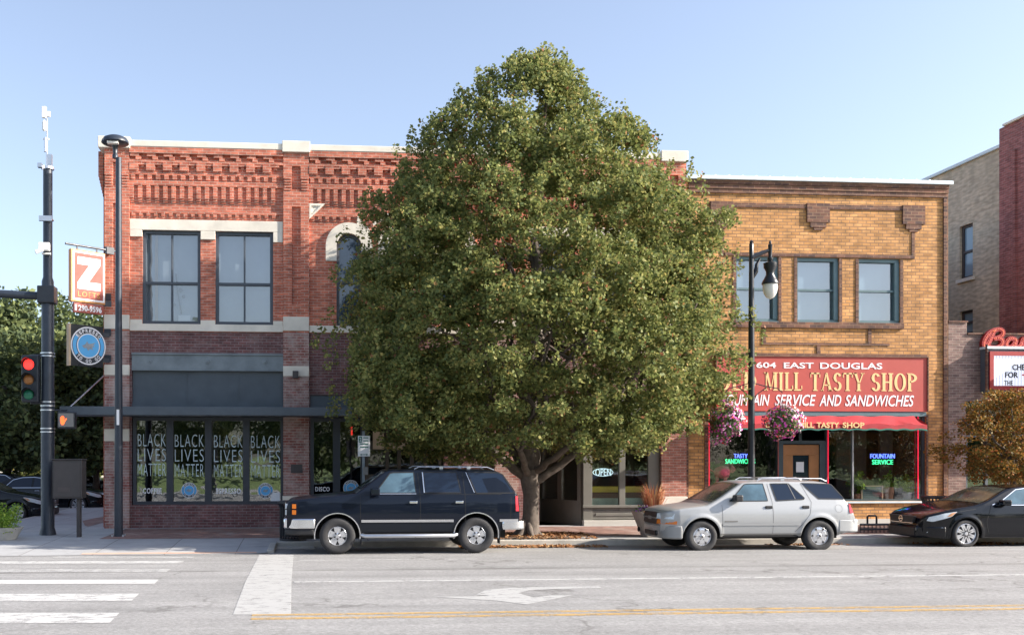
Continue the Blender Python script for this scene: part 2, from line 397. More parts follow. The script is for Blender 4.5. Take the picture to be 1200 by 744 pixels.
def walk_mat():
    m, nt, p = newmat('pavement_slabs'); P = pos_vec(nt)
    b = nt.nodes.new('ShaderNodeTexBrick'); nt.links.new(P, b.inputs[0]); b.offset = 0
    b.inputs['Scale'].default_value = 1; b.inputs['Brick Width'].default_value = 1.5; b.inputs['Row Height'].default_value = 1.5
    b.inputs['Mortar Size'].default_value = .012
    b.inputs['Color1'].default_value = (.36, .365, .37, 1); b.inputs['Color2'].default_value = (.33, .335, .34, 1); b.inputs['Mortar'].default_value = (.2, .19, .18, 1)
    s = nt.nodes.new('ShaderNodeVectorMath'); s.operation = 'SCALE'; nt.links.new(b.outputs[0], s.inputs[0])
    nt.links.new(ramp(nt, noise(nt, P, 1.5, 8, .7), .82, 1.12), s.inputs['Scale'])
    spots = ramp(nt, noise(nt, P, 9, 2), 0, .5, .7, .74)
    nt.links.new(mixc(nt, spots, s.outputs[0], (.18, .17, .16)), p.inputs['Base Color']); p.inputs['Roughness'].default_value = .9
    bumpn(nt, p, noise(nt, P, 50, 3), .2)
walk_mat()
def ground_mat():
    m, nt, p = newmat('grassy_ground'); P = pos_vec(nt)
    nt.links.new(mixc(nt, ramp(nt, noise(nt, P, .4, 8, .7), 0, 1), (.10, .17, .04), (.17, .22, .07)), p.inputs['Base Color'])
    p.inputs['Roughness'].default_value = .95
ground_mat()
def leaf_mat(name, cols, rough=.6, trans=.3):
    m, nt, p = newmat(name); out = nt.nodes['Material Output']
    g = nt.nodes.new('ShaderNodeNewGeometry'); cr = nt.nodes.new('ShaderNodeValToRGB')
    nt.links.new(g.outputs['Random Per Island'], cr.inputs[0])
    els = cr.color_ramp.elements
    while len(els) < len(cols): els.new(.5)
    for e, (pp, c) in zip(els, cols): e.position = pp; e.color = (*c, 1)
    nt.links.new(cr.outputs[0], p.inputs['Base Color']); p.inputs['Roughness'].default_value = rough
    p.inputs['Specular IOR Level'].default_value = .22
    tr = nt.nodes.new('ShaderNodeBsdfTranslucent'); nt.links.new(cr.outputs[0], tr.inputs[0])
    mx = nt.nodes.new('ShaderNodeMixShader'); mx.inputs[0].default_value = trans
    nt.links.new(p.outputs[0], mx.inputs[1]); nt.links.new(tr.outputs[0], mx.inputs[2]); nt.links.new(mx.outputs[0], out.inputs[0])
leaf_mat('pear_leaf', [(0, (.10, .135, .05)), (.4, (.175, .205, .066)), (.75, (.25, .262, .085)), (.93, (.33, .31, .105)), (.975, (.38, .32, .11)), (.99, (.30, .13, .06))], trans=.42)
leaf_mat('dark_leaf', [(0, (.06, .085, .045)), (.5, (.10, .135, .06)), (1, (.20, .23, .08))])  # darker green leaf tones for background trees and baskets
leaf_mat('autumn_leaf', [(0, (.10, .09, .025)), (.4, (.20, .13, .035)), (.7, (.34, .19, .035)), (.9, (.38, .11, .035)), (1, (.12, .13, .03))])
leaf_mat('bright_leaf', [(0, (.10, .19, .03)), (.6, (.22, .36, .05)), (1, (.38, .45, .08))])
leaf_mat('litter_leaf', [(0, (.20, .09, .04)), (.5, (.34, .16, .07)), (1, (.5, .32, .16))], trans=0)
leaf_mat('petal', [(0, (.42, .03, .24)), (.35, (.58, .08, .40)), (.62, (.66, .2, .5)), (.75, (.75, .62, .68)), (.93, (.7, .03, .04)), (1, (.7, .03, .04))], trans=.15)
leaf_mat('petal_white', [(0, (.8, .76, .8)), (.7, (.85, .84, .82)), (.8, (.75, .3, .6)), (1, (.7, .15, .5))], trans=.15)
leaf_mat('grass_blade', [(0, (.42, .13, .08)), (.5, (.5, .24, .12)), (1, (.62, .42, .22))], trans=.2)
leaf_mat('mixed_bloom', [(0, (.2, .06, .35)), (.4, (.35, .12, .5)), (.6, (.06, .13, .03)), (.85, (.10, .2, .04)), (.95, (.7, .08, .04)), (1, (.8, .5, .05))], trans=.1)
mat('tan_wood_dark', (.075, .06, .045), .6, var=.15)
mat('window_letter', (.60, .72, .77), .5, var=.2, scale=3)
mat('sky_glass_deep', (.03, .055, .095), .04, var=.1, scale=.5, ior=1.9)  # deep blue of the mirrored sky, put into the base colour
def blind_glass(name, col, dark, ior, step):
    """pane with a pale roller blind close behind it and darker gaps between its strips"""
    m, nt, p = newmat(name); P = pos_vec(nt)
    n = noise(nt, P, .9, 3); p.inputs['Roughness'].default_value = .04; p.inputs['IOR'].default_value = ior
    nt.links.new(mixc(nt, ramp(nt, n, 0, .35, .35, .7), col, dark), p.inputs['Base Color'])
blind_glass('sky_glass_left', (.235, .30, .37), (.13, .18, .23), 1.6, .5)
mat('sign_white_dim', (.4, .42, .5), .6, var=0)
mat('clad_silver', (.27, .275, .275), .4, var=0, coat=.3)
mat('amber_dim', (.6, .3, .15), .3, var=0, coat=1)

shop_glass('upper_glass', (.62, .68, .72), .30)
mat('blind_sheet', (.50, .52, .54), .8, var=.08, scale=1.2)
mat('blind_blue', (.36, .46, .53), .8, var=.06, scale=.9)

# ================================================================== THE SETTING
YF, YK = 27.2, 23.3                        # facade line, kerb line
mb = MB(); mb.add([(-500,-500,-.35),(500,-500,-.35),(500,900,-.35),(-500,900,-.35)], [(0,1,2,3)])
struct(mb.build('ground', 'grassy_ground'))
mb = MB(); ys = [.5, 2, 4, 6, 8, 10, 11.8, 13.5, 15, 16, 17.5, 19, 20.3, 21.5, 22.5, 23.4]
for a, b in zip(ys, ys[1:]):
    mb.add([(-90,a,road_z(a)),(110,a,road_z(a)),(110,b,road_z(b)),(-90,b,road_z(b))], [(0,1,2,3)])
struct(mb.build('road', 'asphalt', smooth=30))
XS = -8.75                                 # kerb of the side street
mb = MB(); mb.add([(-90,23.4,-.07),(XS,23.4,-.07),(XS,140,-.07),(-90,140,-.07)], [(0,1,2,3)])
struct(mb.build('side_street', 'asphalt'))
XB = X(321, 21.4)                          # end of the corner bulb
# pavements: corner, long stretch, strip round the side
mb = MB()
def sheet(mb, poly, zf, dz=0, m=0):
    mb.add([(x, y, zf(x, y)+dz) for x, y in poly], [tuple(range(len(poly)))], m)
wz = lambda x, y: walk_z(y)
bz = lambda x, y: .012+.068*(y-21.15)/(YK-21.15) if y < YK else walk_z(y)
mb.add([(-90+0,21.15,.012),(XB-.5,21.15,.012),(XB,21.5,bz(0,21.5)),(XB,YK+.16,walk_z(YK+.16)),(XS-.0,YK+.16,walk_z(YK+.16)),(-9.9,22.8,bz(0,22.8)),(-12.5,21.7,.03)], [(0,1,2,3,4,5,6)]) if False else None
mb.add([(-14,21.15,.012),(XB-.5,21.15,.012),(XB,21.5,bz(0,21.5)),(XB,YK,.08),(XS,YK,.08),(-9.6,22.5,.055),(-11,21.8,.033)], [(0,1,2,3,4,5,6)])
mb.add([(XS,YK,.08),(XB,YK,.08),(XB,YF+.2,.153),(XS,YF+.2,.153)], [(0,1,2,3)])
mb.add([(XB,YK+.16,walk_z(YK+.16)),(110,YK+.16,walk_z(YK+.16)),(110,YF+.2,.153),(XB,YF+.2,.153)], [(0,1,2,3)])
mb.add([(XS,YF+.2,.153),(-5.2,YF+.2,.153),(-5.2,80,.153),(XS,80,.153)], [(0,1,2,3)])
struct(mb.build('pavement', 'pavement_slabs'))
mb = MB()
mb.box(XB, 110, YK, YK+.16, -.2, walk_z(YK)+.004); mb.box(XB-.15, XB+.004, 21.45, YK+.16, -.2, .075)
mb.box(XS-.15, XS, YK+.2, 80, -.2, .15); mb.box(XB, XB+.9, YK-.5, YK, -.2, -.02)
struct(mb.build('kerb', 'kerb_concrete', bevel=.02))
mb = MB()
x0 = X(128, 25.5)
mb.add([(x0,24.25,walk_z(24.25)+.004),(109,24.25,walk_z(24.25)+.004),(109,YF-.25,walk_z(YF-.25)+.004),(x0+.15,YF-.25,walk_z(YF-.25)+.004)], [(0,1,2,3)])
pts = [(X(100,27.6),27.9), (-5.9,30.2), (-5.75,34), (-5.75,60), (-6.45,60), (-6.5,34), (-6.75,30.4), (X(84,26.6),28.2)]
mb.add([(x,y,.157) for x,y in pts], [tuple(range(8))])
struct(mb.build('brick_paving', 'paver_brick'))
# tactile strip on the ramp
a = ground(96, 648.5, lambda y: .02); b = ground(300, 648.5, lambda y: .02)
mb = MB(); mb.add([(a[0],21.28,.021),(b[0],21.28,.021),(b[0],21.5,.028),(a[0],21.5,.028)], [(0,1,2,3)])
struct(mb.build('ramp_strip', 'ramp_tile'))
# far side of the road, where the camera stands
mb = MB(); mb.add([(-90,-4.2,.1),(110,-4.2,.1),(110,.5,.08),(-90,.5,.08)], [(0,1,2,3)]); mb.box(-90, 110, .5, .66, -.2, .075)
struct(mb.build('near_pavement', 'pavement_slabs'))
mb = MB(); mb.add([(-90,-90,.12),(110,-90,.12),(110,-4.2,.12),(-90,-4.2,.12)], [(0,1,2,3)])
struct(mb.build('lawn', 'grassy_ground'))
# painted markings
def paint(name, polys, m):
    """photo outlines laid onto the cambered road, cut into strips along the road so that they follow it"""
    mb = MB()
    for p in polys:
        g = [ground(*q) for q in p]
        mb.add([(x, y, road_z(y)+.005) for x, y, z in g], [tuple(range(len(g)))])
    o = mb.build(name, m); struct(o); return o
def quad_rows(x0a, x1a, y0, x0b, x1b, y1, n=6):
    return [[(x0a+(x0b-x0a)*i/n, y0+(y1-y0)*i/n), (x0a+(x0b-x0a)*(i+1)/n, y0+(y1-y0)*(i+1)/n),
             (x1a+(x1b-x1a)*(i+1)/n, y0+(y1-y0)*(i+1)/n), (x1a+(x1b-x1a)*i/n, y0+(y1-y0)*i/n)] for i in range(n)]
paint('crosswalk_stripe', [[(-300,730),(128,730),(140,718),(-300,718)]], 'worn_white')
paint('crosswalk_stripe', [[(-300,705),(154,704),(163,695.5),(-300,696.5)]], 'worn_white')
paint('crosswalk_stripe', [[(-300,685),(181,684),(186,679),(-300,680)]], 'fresh_white')
paint('crosswalk_stripe', [[(-200,671),(195,670),(200,666.5),(-200,667.5)]], 'faded_white')
paint('crosswalk_stripe', [[(-34,660.5),(212,660),(216,657),(-34,657.8)]], 'worn_white')
paint('crosswalk_stripe', [[(62,654),(226,654),(229,651.8),(62,651.8)]], 'faded_white')
paint('stop_bar', quad_rows(273,341,720, 288,341.5,680.5, 5)+quad_rows(288,341.5,680.5, 304,344,650, 6), 'bar_white')
YL, YY = ground(340, 681.7)[1], ground(345, 721)[1]
xl = X(345, YL)
mb = MB(); mb.box(xl, 110, YL-.055, YL+.055, road_z(YL)-.03, road_z(YL)+.005); mb.box(X(350,19.4), X(560,19.4), 19.37, 19.43, road_z(19.4)-.03, road_z(19.4)+.004)
struct(mb.build('lane_line', 'line_white'))
mb = MB(); xl = X(295, YY)
for dy in (.06, -.20): mb.box(xl, 110, YY+dy-.055, YY+dy+.055, road_z(YY)-.03, road_z(YY)+.006)
struct(mb.build('centre_line', 'worn_yellow'))
paint('turn_arrow', [[(508,699),(583,703.7),(613,707.6),(618,708),(637,704.3),(672,697),(645,697.5),(626,700.2),(607,695),(620,691.5),(645,690.3),(705,688.8),(702,687),(640,687.5),(600,688.8),(570,691),(558,696.5),(574,697.6),(562,698.8)]], 'bar_white')

# ================================================================== BUILDINGS
def wall(mb, X0, X1, Z0, Z1, holes, Y, depth, m=0, back=None, mr=None):
    """front sheet at y=Y with rectangular openings and their reveals; `back` closes them"""
    xs = sorted({X0, X1, *[h[0] for h in holes], *[h[1] for h in holes]}); zs = sorted({Z0, Z1, *[h[2] for h in holes], *[h[3] for h in holes]})
    xs = [x for x in xs if X0 <= x <= X1]; zs = [z for z in zs if Z0 <= z <= Z1]
    for xa, xb in zip(xs, xs[1:]):
        for za, zb in zip(zs, zs[1:]):
            cx, cz = (xa+xb)/2, (za+zb)/2
            if not any(h[0] < cx < h[1] and h[2] < cz < h[3] for h in holes):
                mb.add([(xa,Y,za),(xb,Y,za),(xb,Y,zb),(xa,Y,zb)], [(0,1,2,3)], m)
    mr = m if mr is None else mr
    for a, b, c, d in holes:
        y2 = Y+depth
        mb.add([(a,Y,c),(a,y2,c),(a,y2,d),(a,Y,d)], [(0,1,2,3)], mr); mb.add([(b,Y,c),(b,Y,d),(b,y2,d),(b,y2,c)], [(0,1,2,3)], mr)
        mb.add([(a,Y,c),(b,Y,c),(b,y2,c),(a,y2,c)], [(0,1,2,3)], mr); mb.add([(a,Y,d),(a,y2,d),(b,y2,d),(b,Y,d)], [(0,1,2,3)], mr)
        if back is not None: mb.add([(a,y2,c),(b,y2,c),(b,y2,d),(a,y2,d)], [(0,1,2,3)], back)
    return mb
def frame(mb, x0, x1, z0, z1, y, t=.07, d=.06, vs=(), hs=(), tv=None):
    """bars of a window frame, butt-jointed"""
    mb.box(x0, x1, y-d, y, z1-t, z1); mb.box(x0, x1, y-d, y, z0, z0+t)
    mb.box(x0, x0+t, y-d, y, z0+t, z1-t); mb.box(x1-t, x1, y-d, y, z0+t, z1-t)
    tv = tv or t*.6
    for v in vs: mb.box(v-tv/2, v+tv/2, y-d+.01, y-.001, z0+t, z1-t)
    for h in hs: mb.box(x0+t, x1-t, y-d-.006, y-.012, h-t*.4, h+t*.4)
    return mb
def pane(mb, x0, x1, z0, z1, y): return mb.add([(x0,y,z0),(x1,y,z0),(x1,y,z1),(x0,y,z1)], [(0,1,2,3)])

# ---------------------------------------------------------------- red brick corner building
fx = lambda px: X(px, YF)
fz = lambda py: Z(py, 240, YF)            # heights were measured near x=240
BR = thing('brick_building', 'red brick corner building with corbelled cornice and cafe windows on its ground floor', 'building', (fx(240), YF, .15))
XL, XR = fx(123), fx(803)
zc0, zc1 = fz(175.2), fz(167.9)
xp = [(fx(123), fx(152)), (fx(332), fx(362)), (fx(579), fx(607)), (fx(774), fx(803))]   # pilasters
P = .085                                  # pilaster projection
W1 = (fx(167), fx(235), fz(380), fz(271)); W2 = (fx(252.5), fx(320), fz(380), fz(271))
zs_ = fz(487); zsb = fz(591)
mb = MB()
sp_z = fz(312)                            # springing of the arched windows
arch_w = []
for cxp in (409, 470, 531): arch_w.append((fx(cxp-14.6), fx(cxp+14.6), fz(380), fz(271)))
sq_w = [(fx(624), fx(674), fz(380), fz(271)), (fx(694), fx(744), fz(380), fz(271))]
wall(mb, XL, XR, fz(389), zc0, [W1, W2]+arch_w+sq_w, YF, .16, 0)
# spandrels closing the top corners of the arched openings
for a, b, c, d in arch_w:
    cx, r = (a+b)/2, (b-a)/2; zs2 = d-r
    for sgn in (-1, 1):
        pts = [(cx+sgn*r*math.cos(t), zs2+r*math.sin(t)) for t in np.linspace(0, math.pi/2, 9)]+[(cx+sgn*r, d)]
        mb.prism(pts, YF+.0015, YF+.15, 0)
# lower zones
holes_low = [(fx(154.5), fx(332.3), zsb, fz(414.4)), (fx(363.5), fx(520), .15, fz(462)), (fx(632), fx(773), .15, fz(462))]
wall(mb, XL, XR, .1, fz(389), holes_low, YF, .25, 1)
mb.box(XL, XL+.002, YF+.3, YF+24, .1, zc0, 0)
mb.box(XR-.2, XR-.002, YF+.3, YF+24, .1, zc0, 0); mb.box(XL, XR, YF+24, YF+24.2, .1, zc0, 0)
mb.box(XL+.01, XR-.21, YF+.3, YF+24, fz(200), fz(200)+.1, 2)
mb.add([(XL,YF,.1),(XL,YF+.3,.1),(XL,YF+.3,zc0),(XL,YF,zc0)], [(0,3,2,1)], 0)
mb.box(XL-.12, XL, YF+.4, YF+1.1, .1, zc0, 0)      # side street pilaster
for k in range(8): mb.box(XL-.12-.02*k, XL-.12-.02*(k-1), YF+.4, YF+1.1, fz(232)+.09*k, zc0, 0)
mb.build('wall', ['red_brick', 'old_brick', 'roof'], BR)
# corbelled frieze, per bay
def frieze(mb, x0, x1):
    Y1 = YF+.02
    def band(p0, p1, proj):
        proj *= .78; mb.box(x0, x1, YF-proj, Y1, fz(p1), fz(p0))
    def dent(p0, p1, proj, per, wd, off=0, n2=None):
        proj *= .78
        n = int((x1-x0-off)/per)
        for i in range(n+1):
            a = x0+off+i*per
            if a+wd < x1: mb.box(a, a+wd, YF-proj, Y1, fz(p1), fz(p0))
    band(175.3, 182.3, .15)
    dent(182.3, 186, .12, .45, .24, .02); dent(186, 190, .12, .45, .14, .17)
    band(190, 192.8, .11)
    dent(192.8, 202, .12, .45, .235, .0); dent(192.8, 195.5, .10, .45, .21, .24); dent(195.5, 198, .06, .45, .09, .30); dent(202, 203.5, .09, .45, .235, 0)
    band(203.5, 207, .07)
    dent(207, 212.3, .085, .225, .115, .03); dent(212.3, 213.6, .05, .225, .115, .03)
    band(213.6, 219.5, .085)
    dent(219.5, 234, .08, .225, .115, .0); dent(234, 236.5, .055, .225, .115, 0); dent(236.5, 239, .03, .225, .115, 0)
    band(248.5, 251.5, .05); dent(251.5, 255, .05, .2, .1, .05); dent(255, 257.3, .025, .2, .1, .05)
mb = MB()
frieze(mb, xp[0][1]+.004, xp[1][0]-.004)
frieze(mb, xp[1][1]+.004, xp[2][0]-.004); frieze(mb, xp[2][1]+.004, xp[3][0]-.004)
mb.build('frieze', 'red_brick', BR)
# pilasters with slots
for i, (a, b) in enumerate(xp):
    mb = MB(); zt = fz(176); s0, s1 = a+(b-a)*.34, a+(b-a)*.68
    mid = fz(389)
    wall(mb, a, b, mid, zt, [(s0, s1, fz(356), fz(241)), (s0, s1, fz(221), fz(193.5))], YF-P, .12, 0, back=0)
    mb.box(a, a+.001, YF-P, YF+.01, mid, zt, 0); mb.box(b-.001, b, YF-P, YF+.01, mid, zt, 0)
    for k in range(5):                                           # corbelled sides of the head
        zz = fz(222-3.2*k)
        for (u, v) in ((a+.03, s0-.02), (s1+.02, b-.03)): mb.box(u, v, YF-P-.015-.006*k, YF-P+.01, zz, zz+.045, 0)
    wall(mb, a, b, .1, mid, [], YF-P-.004, .1, 1 if i in (0, 1) else (2 if i == 3 else 1))
    mb.box(a, a+.001, YF-P-.004, YF+.01, .1, mid, 1); mb.box(b-.001, b, YF-P-.004, YF+.01, .1, mid, 1)
    mb.build('pilaster', ['red_brick', 'worn_brick', 'pier_brick'], BR)
# copings
mb = MB()
for a, b in ((xp[0][1], xp[1][0]), (xp[1][1], xp[2][0]), (xp[2][1], xp[3][0])):
    mb.box(a+.01, b-.01, YF-.13, YF+.3, zc0, zc1)
for i, (a, b) in enumerate(xp): mb.box(a-(.16 if i == 0 else .03), b+.03, YF-.16, YF+.45, zc0-.06, zc1+.08)
mb.box(XL-.2, XL+.1, YF+.46, YF+24, zc0, zc1-.01)
mb.build('coping', 'stone', BR, bevel=.015, split='loose')
# stone lintels and sills
mb = MB(); sy = YF-.045
x_a, x_b = xp[0][1]+.01, xp[1][0]-.01
mb.box(x_a, x_b, sy, YF+.05, fz(271), fz(258.5))
for u, v, zz in ((x_a, W1[0], 279), (W1[1], W2[0], 281), (W2[1], x_b, 283)): mb.box(u+.004, v-.004, sy, YF+.05, fz(zz), fz(271)-.002)
mb.box(x_a, x_b, YF-.07, YF+.1, fz(388.5), fz(380.3))
for u, v in ((x_a, W1[0]), (W1[1], W2[0]), (W2[1], x_b)): mb.box(u+.004, v-.004, sy, YF+.05, fz(380.3)+.002, fz(375.5))
for (a, b) in ((xp[1][1], xp[2][0]), (xp[2][1], xp[3][0])): mb.box(a+.01, b-.01, YF-.07, YF+.1, fz(388.5), fz(380.3))
for i, (a, b) in enumerate(xp):
    mb.box(a-.004, b+.004, YF-P-.03, YF+.02, fz(387), fz(370.5))
    mb.box(a-.003, b+.003, YF-P-.025, YF+.02, fz(440.5), fz(428.5)); mb.box(a-.003, b+.003, YF-P-.025, YF+.02, fz(517), fz(503)) if i == 0 else None
a, b = xp[3]; mb.box(a-.02, b+.02, YF-P-.05, YF, .1, Z(581.5, 788, YF))
a, b = xp[1]; mb.box(a-.02, b+.02, YF-P-.03, YF, fz(590), fz(581))
a, b, c, d = sq_w[0]; mb.box(a-.2, sq_w[1][1]+.2, sy, YF+.05, fz(271), fz(258.5))
mb.build('stone_band', 'stone', BR, bevel=.008, split='loose')
mb = MB()
for a, b, c, d in arch_w:                                        # arch rings
    cx, r = (a+b)/2, (b-a)/2; zs2 = d-r; ro = r+.30
    ts = np.linspace(0, math.pi, 25)
    for t0, t1 in zip(ts, ts[1:]):
        q = [(cx+ro*math.cos(t0), zs2+ro*math.sin(t0)), (cx+ro*math.cos(t1), zs2+ro*math.sin(t1)), (cx+r*math.cos(t1), zs2+r*math.sin(t1)), (cx+r*math.cos(t0), zs2+r*math.sin(t0))]
        mb.prism(q, YF-.07, YF+.03)
    for s in (-1, 1):
        u, v = sorted((cx+s*r, cx+s*ro)); mb.box(u, v, YF-.07, YF+.03, zs2-.42, zs2-.001)
def tri_frame(mb, p, t=.1):
    """open stone triangle"""
    c = (sum(q[0] for q in p)/3, sum(q[1] for q in p)/3)
    inn = [(q[0]+(c[0]-q[0])*.42, q[1]+(c[1]-q[1])*.42) for q in p]
    for i in range(3):
        j = (i+1) % 3; mb.prism([p[i], p[j], inn[j], inn[i]], YF-.06-.001*i, YF+.03)
    mb.prism(inn, YF-.03, YF+.02)
tri_frame(mb, [(fx(362.5), fz(239.5-3)), (fx(381), fz(239.5-3)), (fx(362.5), fz(255))])
tri_frame(mb, [(fx(419), fz(250)), (fx(437), fz(271)), (fx(417), fz(269))])
tri_frame(mb, [(fx(521), fz(250)), (fx(523), fz(269)), (fx(503), fz(271))])
for (p0, p1) in (((fx(437), fz(262)), (fx(470), fz(243))), ((fx(503), fz(262)), (fx(470), fz(243)))):
    mb.prism([p0, p1, (p1[0], p1[1]+.12), (p0[0], p0[1]+.12)], YF-.12, YF+.02)
mb.build('arch_stone', 'stone', BR)
# upper windows
def win2(a, b, c, d, parent, arch=False, glass='sky_glass', fm='window_frame', vm=True, dep=.15, extra=None):
    y = YF+dep; mb = MB()
    if arch:
        cx, r = (a+b)/2, (b-a)/2; zs2 = d-r
        ts = np.linspace(0, math.pi, 17)
        for t0, t1 in zip(ts, ts[1:]):
            mb.prism([(cx+r*math.cos(t0), zs2+r*math.sin(t0)), (cx+r*math.cos(t1), zs2+r*math.sin(t1)), (cx+(r-.08)*math.cos(t1), zs2+(r-.08)*math.sin(t1)), (cx+(r-.08)*math.cos(t0), zs2+(r-.08)*math.sin(t0))], y-.09, y)
        mb.box(a, a+.08, y-.09, y, c+.08, zs2); mb.box(b-.08, b, y-.09, y, c+.08, zs2); mb.box(a, b, y-.09, y, c, c+.08)
        mb.box(a+.08, b-.08, y-.095, y-.01, (c+d)/2-.1, (c+d)/2-.02)
    else: frame(mb, a, b, c, d, y, .085, .1, [(a+b)/2] if vm else [], [c+(d-c)*.44], tv=.045)
    w = mb.build('window', fm, parent)
    g = MB(); pane(g, a+.01, b-.01, c+.01, d-.01, y-.02)
    if arch: g.build('pane', glass, w)
    else:
        g.build('pane', 'upper_glass', w)
        g = MB(); m2 = (a+b)/2
        for u, v, o in ((a-.0, m2-.02, 0), (m2+.02, b, .01)): g.add([(u,y+.07+o,c-.05),(v,y+.07+o,c-.05),(v,y+.07+o,d),(u,y+.07+o,d)], [(0,1,2,3)])
        g.build('blind', 'blind_sheet', w)
        if extra:
            g = MB(); g.box(a+(b-a)*.20, a+(b-a)*.25, y+.02, y+.04, c+.08, d-.1); g.build('blind_gap', 'tan_wood', w)  # dark strip added to stand for a gap in the blind
            g = MB(); g.box(b-.62, b-.30, y-.0, y+.05, c+.08, c+.26); g.build('card', 'paper', w)
            g = MB(); g.tube([(m2+.25, y+.03, c+.3), (m2+.14, y+.03, c+.9), (m2+.10, y+.03, c+1.4)], .022, 6)
            for q, r in (((m2+.22, c+.95), .06), ((m2+.30, c+.78), .05), ((m2+.05, c+.55), .05)): g.lathe([(0, .01), (r, .0)], (q[0], y+.03, q[1]), 'y', 8)
            g.build('house_plant', 'olive_paint', w)
    return w
win2(*W1, BR, extra=True); win2(*W2, BR)
for q in arch_w: win2(*q, BR, arch=True, glass='sky_glass_deep')
for q in sq_w: win2(*q, BR)
# storefront head: beam with rosettes, recessed panel
bx0, bx1 = fx(154.5), fx(332.3)
mb = MB(); mb.box(bx0+.004, bx1-.004, YF-.02, YF+.2, fz(433), fz(416)); mb.box(bx0-.0, bx1, YF-.07, YF+.2, fz(416), fz(414.2)); mb.box(bx0+.004, bx1-.004, YF-.06, YF+.2, fz(434.5), fz(433))
bm_ = mb.build('beam', 'steel_pale', BR)
for px in (176, 243.5, 310.5):
    mb = MB(); mb.lathe([(0, .045), (.03, .04), (.035, .015), (.075, .012), (.08, 0)], (fx(px), YF-.02, fz(423.5)), 'y', 16); mb.build('rosette', 'steel_pale', bm_, smooth=40)
mb = MB(); mb.box(bx0+.004, bx1-.004, YF+.10, YF+.2, fz(471), fz(434.5)-.002)
for px in (218, 279): mb.box(fx(px)-.015, fx(px)+.015, YF+.085, YF+.101, fz(471), fz(434.5)-.003)
mb.box(bx0+.004, bx1-.004, YF+.03, YF+.2, fz(487), fz(471)-.002)
mb.build('panel', 'steel_blue', BR)
# canopy
cyf = YF-1.15
cz0, cz1 = Z(486.5, 240, cyf), Z(476.5, 240, cyf)
mb = MB(); mb.box(X(70, cyf), X(437, cyf), cyf, YF-P-.01, cz0, cz1); 
cn = mb.build('canopy', 'steel_blue', BR, bevel=.01)
mb = MB(); mb.box(fx(363.5), fx(520), YF+.05, YF+.2, cz1, fz(462)); mb.build('panel', 'steel_blue', BR)
mb = MB(); p1 = (XL-.14, YF+.75, fz(437)); p0 = (X(82, cyf+.5), cyf+.5, cz1)
mb.tube([p0, p1], .018, 8); mb.build('tie_rod', 'silver', BR)
# cafe glazing
def storefront(xs, z0, z1, name, fm, gm, y=YF+.12, t=.09, parent=None):
    mb = MB(); a, b = xs[0], xs[-1]
    mb.box(a, b, y-.12, y, z1-t, z1); mb.box(a, b, y-.12, y, z0, z0+t)
    for i, x in enumerate(xs):
        tt = t*1.0; u, v = (x, x+tt) if i == 0 else ((x-tt, x) if i == len(xs)-1 else (x-tt, x+tt))
        mb.box(u, v, y-.125, y, z0+t, z1-t)
    w = mb.build(name, fm, parent)
    for u, v in zip(xs, xs[1:]):
        g = MB(); g.box(u+t, v-t, y-.05, y-.035, z0+t, z1-t); g.build('pane', gm, w)
    return w
cafe = [fx(155.7), fx(199), fx(244), fx(288.5), fx(332.6)]
cafe_w = storefront(cafe, zsb, cz0-.01, 'shop_window', 'storefront_frame', 'cafe_glass', parent=BR)
def bird(mb, cx, cz, r, y, m):
    """grey winged mark in the middle of the roundel"""
    pts = [(-.62,-.02),(-.3,.12),(-.15,.38),(.0,.16),(.25,.22),(.62,.30),(.4,.06),(.58,-.02),(.3,-.10),(.42,-.34),(.15,-.24),(-.05,-.42),(-.18,-.2),(-.42,-.22)]
    mb.prism([(cx+p[0]*r, cz+p[1]*r) for p in pts], y-.006, y, m)
def ring_text(mb, body, cx, cz, r, h, a_mid, step, y, m, flip=False):
    n = len(body)
    for i, ch in enumerate(body):
        if ch == ' ': continue
        a = a_mid+(i-(n-1)/2)*step*(1 if flip else -1)
        v, f = text_mesh(ch, bold=.03)
        ca, sa = math.cos(a), math.sin(a)
        vs = []
        for p in v:
            lx, lz = (p[0]-.5)*h*.75, (p[1]-.5)*h
            if flip: ex, ez = (-sa, ca), (-ca, -sa)
            else: ex, ez = (sa, -ca), (ca, sa)
            vs.append((cx+ca*r+ex[0]*lx+ez[0]*lz, y-p[2]*.004, cz+sa*r+ex[1]*lx+ez[1]*lz))
        mb.add(vs, f, m)
def disc(mb, cx, cz, r, y0, y1, m, n=32): mb.prism([(cx+r*math.cos(2*math.pi*k/n), cz+r*math.sin(2*math.pi*k/n)) for k in range(n)], y0, y1, m)
def roundel(mb, cx, cz, r, y):
    disc(mb, cx, cz, r, y-.004, y, 0); disc(mb, cx, cz, r*.93, y-.007, y-.003, 1); disc(mb, cx, cz, r*.66, y-.010, y-.006, 0); disc(mb, cx, cz, r*.6, y-.013, y-.009, 2)
    for sg in (-1, 1):                                            # the ring's two blue arcs
        ts = np.linspace(-.62, .62, 9)
        for t0, t1 in zip(ts, ts[1:]):
            q = [(cx+sg*r*k*math.cos(t), cz+r*k*math.sin(t)) for k, t in ((.70, t0), (.90, t0), (.90, t1), (.70, t1))]
            mb.prism(q, y-.010, y-.006, 2)
    bird(mb, cx, cz, r*.62, y-.012, 3)
    ring_text(mb, 'ESPRESSO', cx, cz, r*.8, r*.19, math.pi/2, .25, y-.0075, 0)
    ring_text(mb, 'TO GO GO', cx, cz, r*.8, r*.19, -math.pi/2, .23, y-.0075, 0, flip=True)
yg = YF+.068
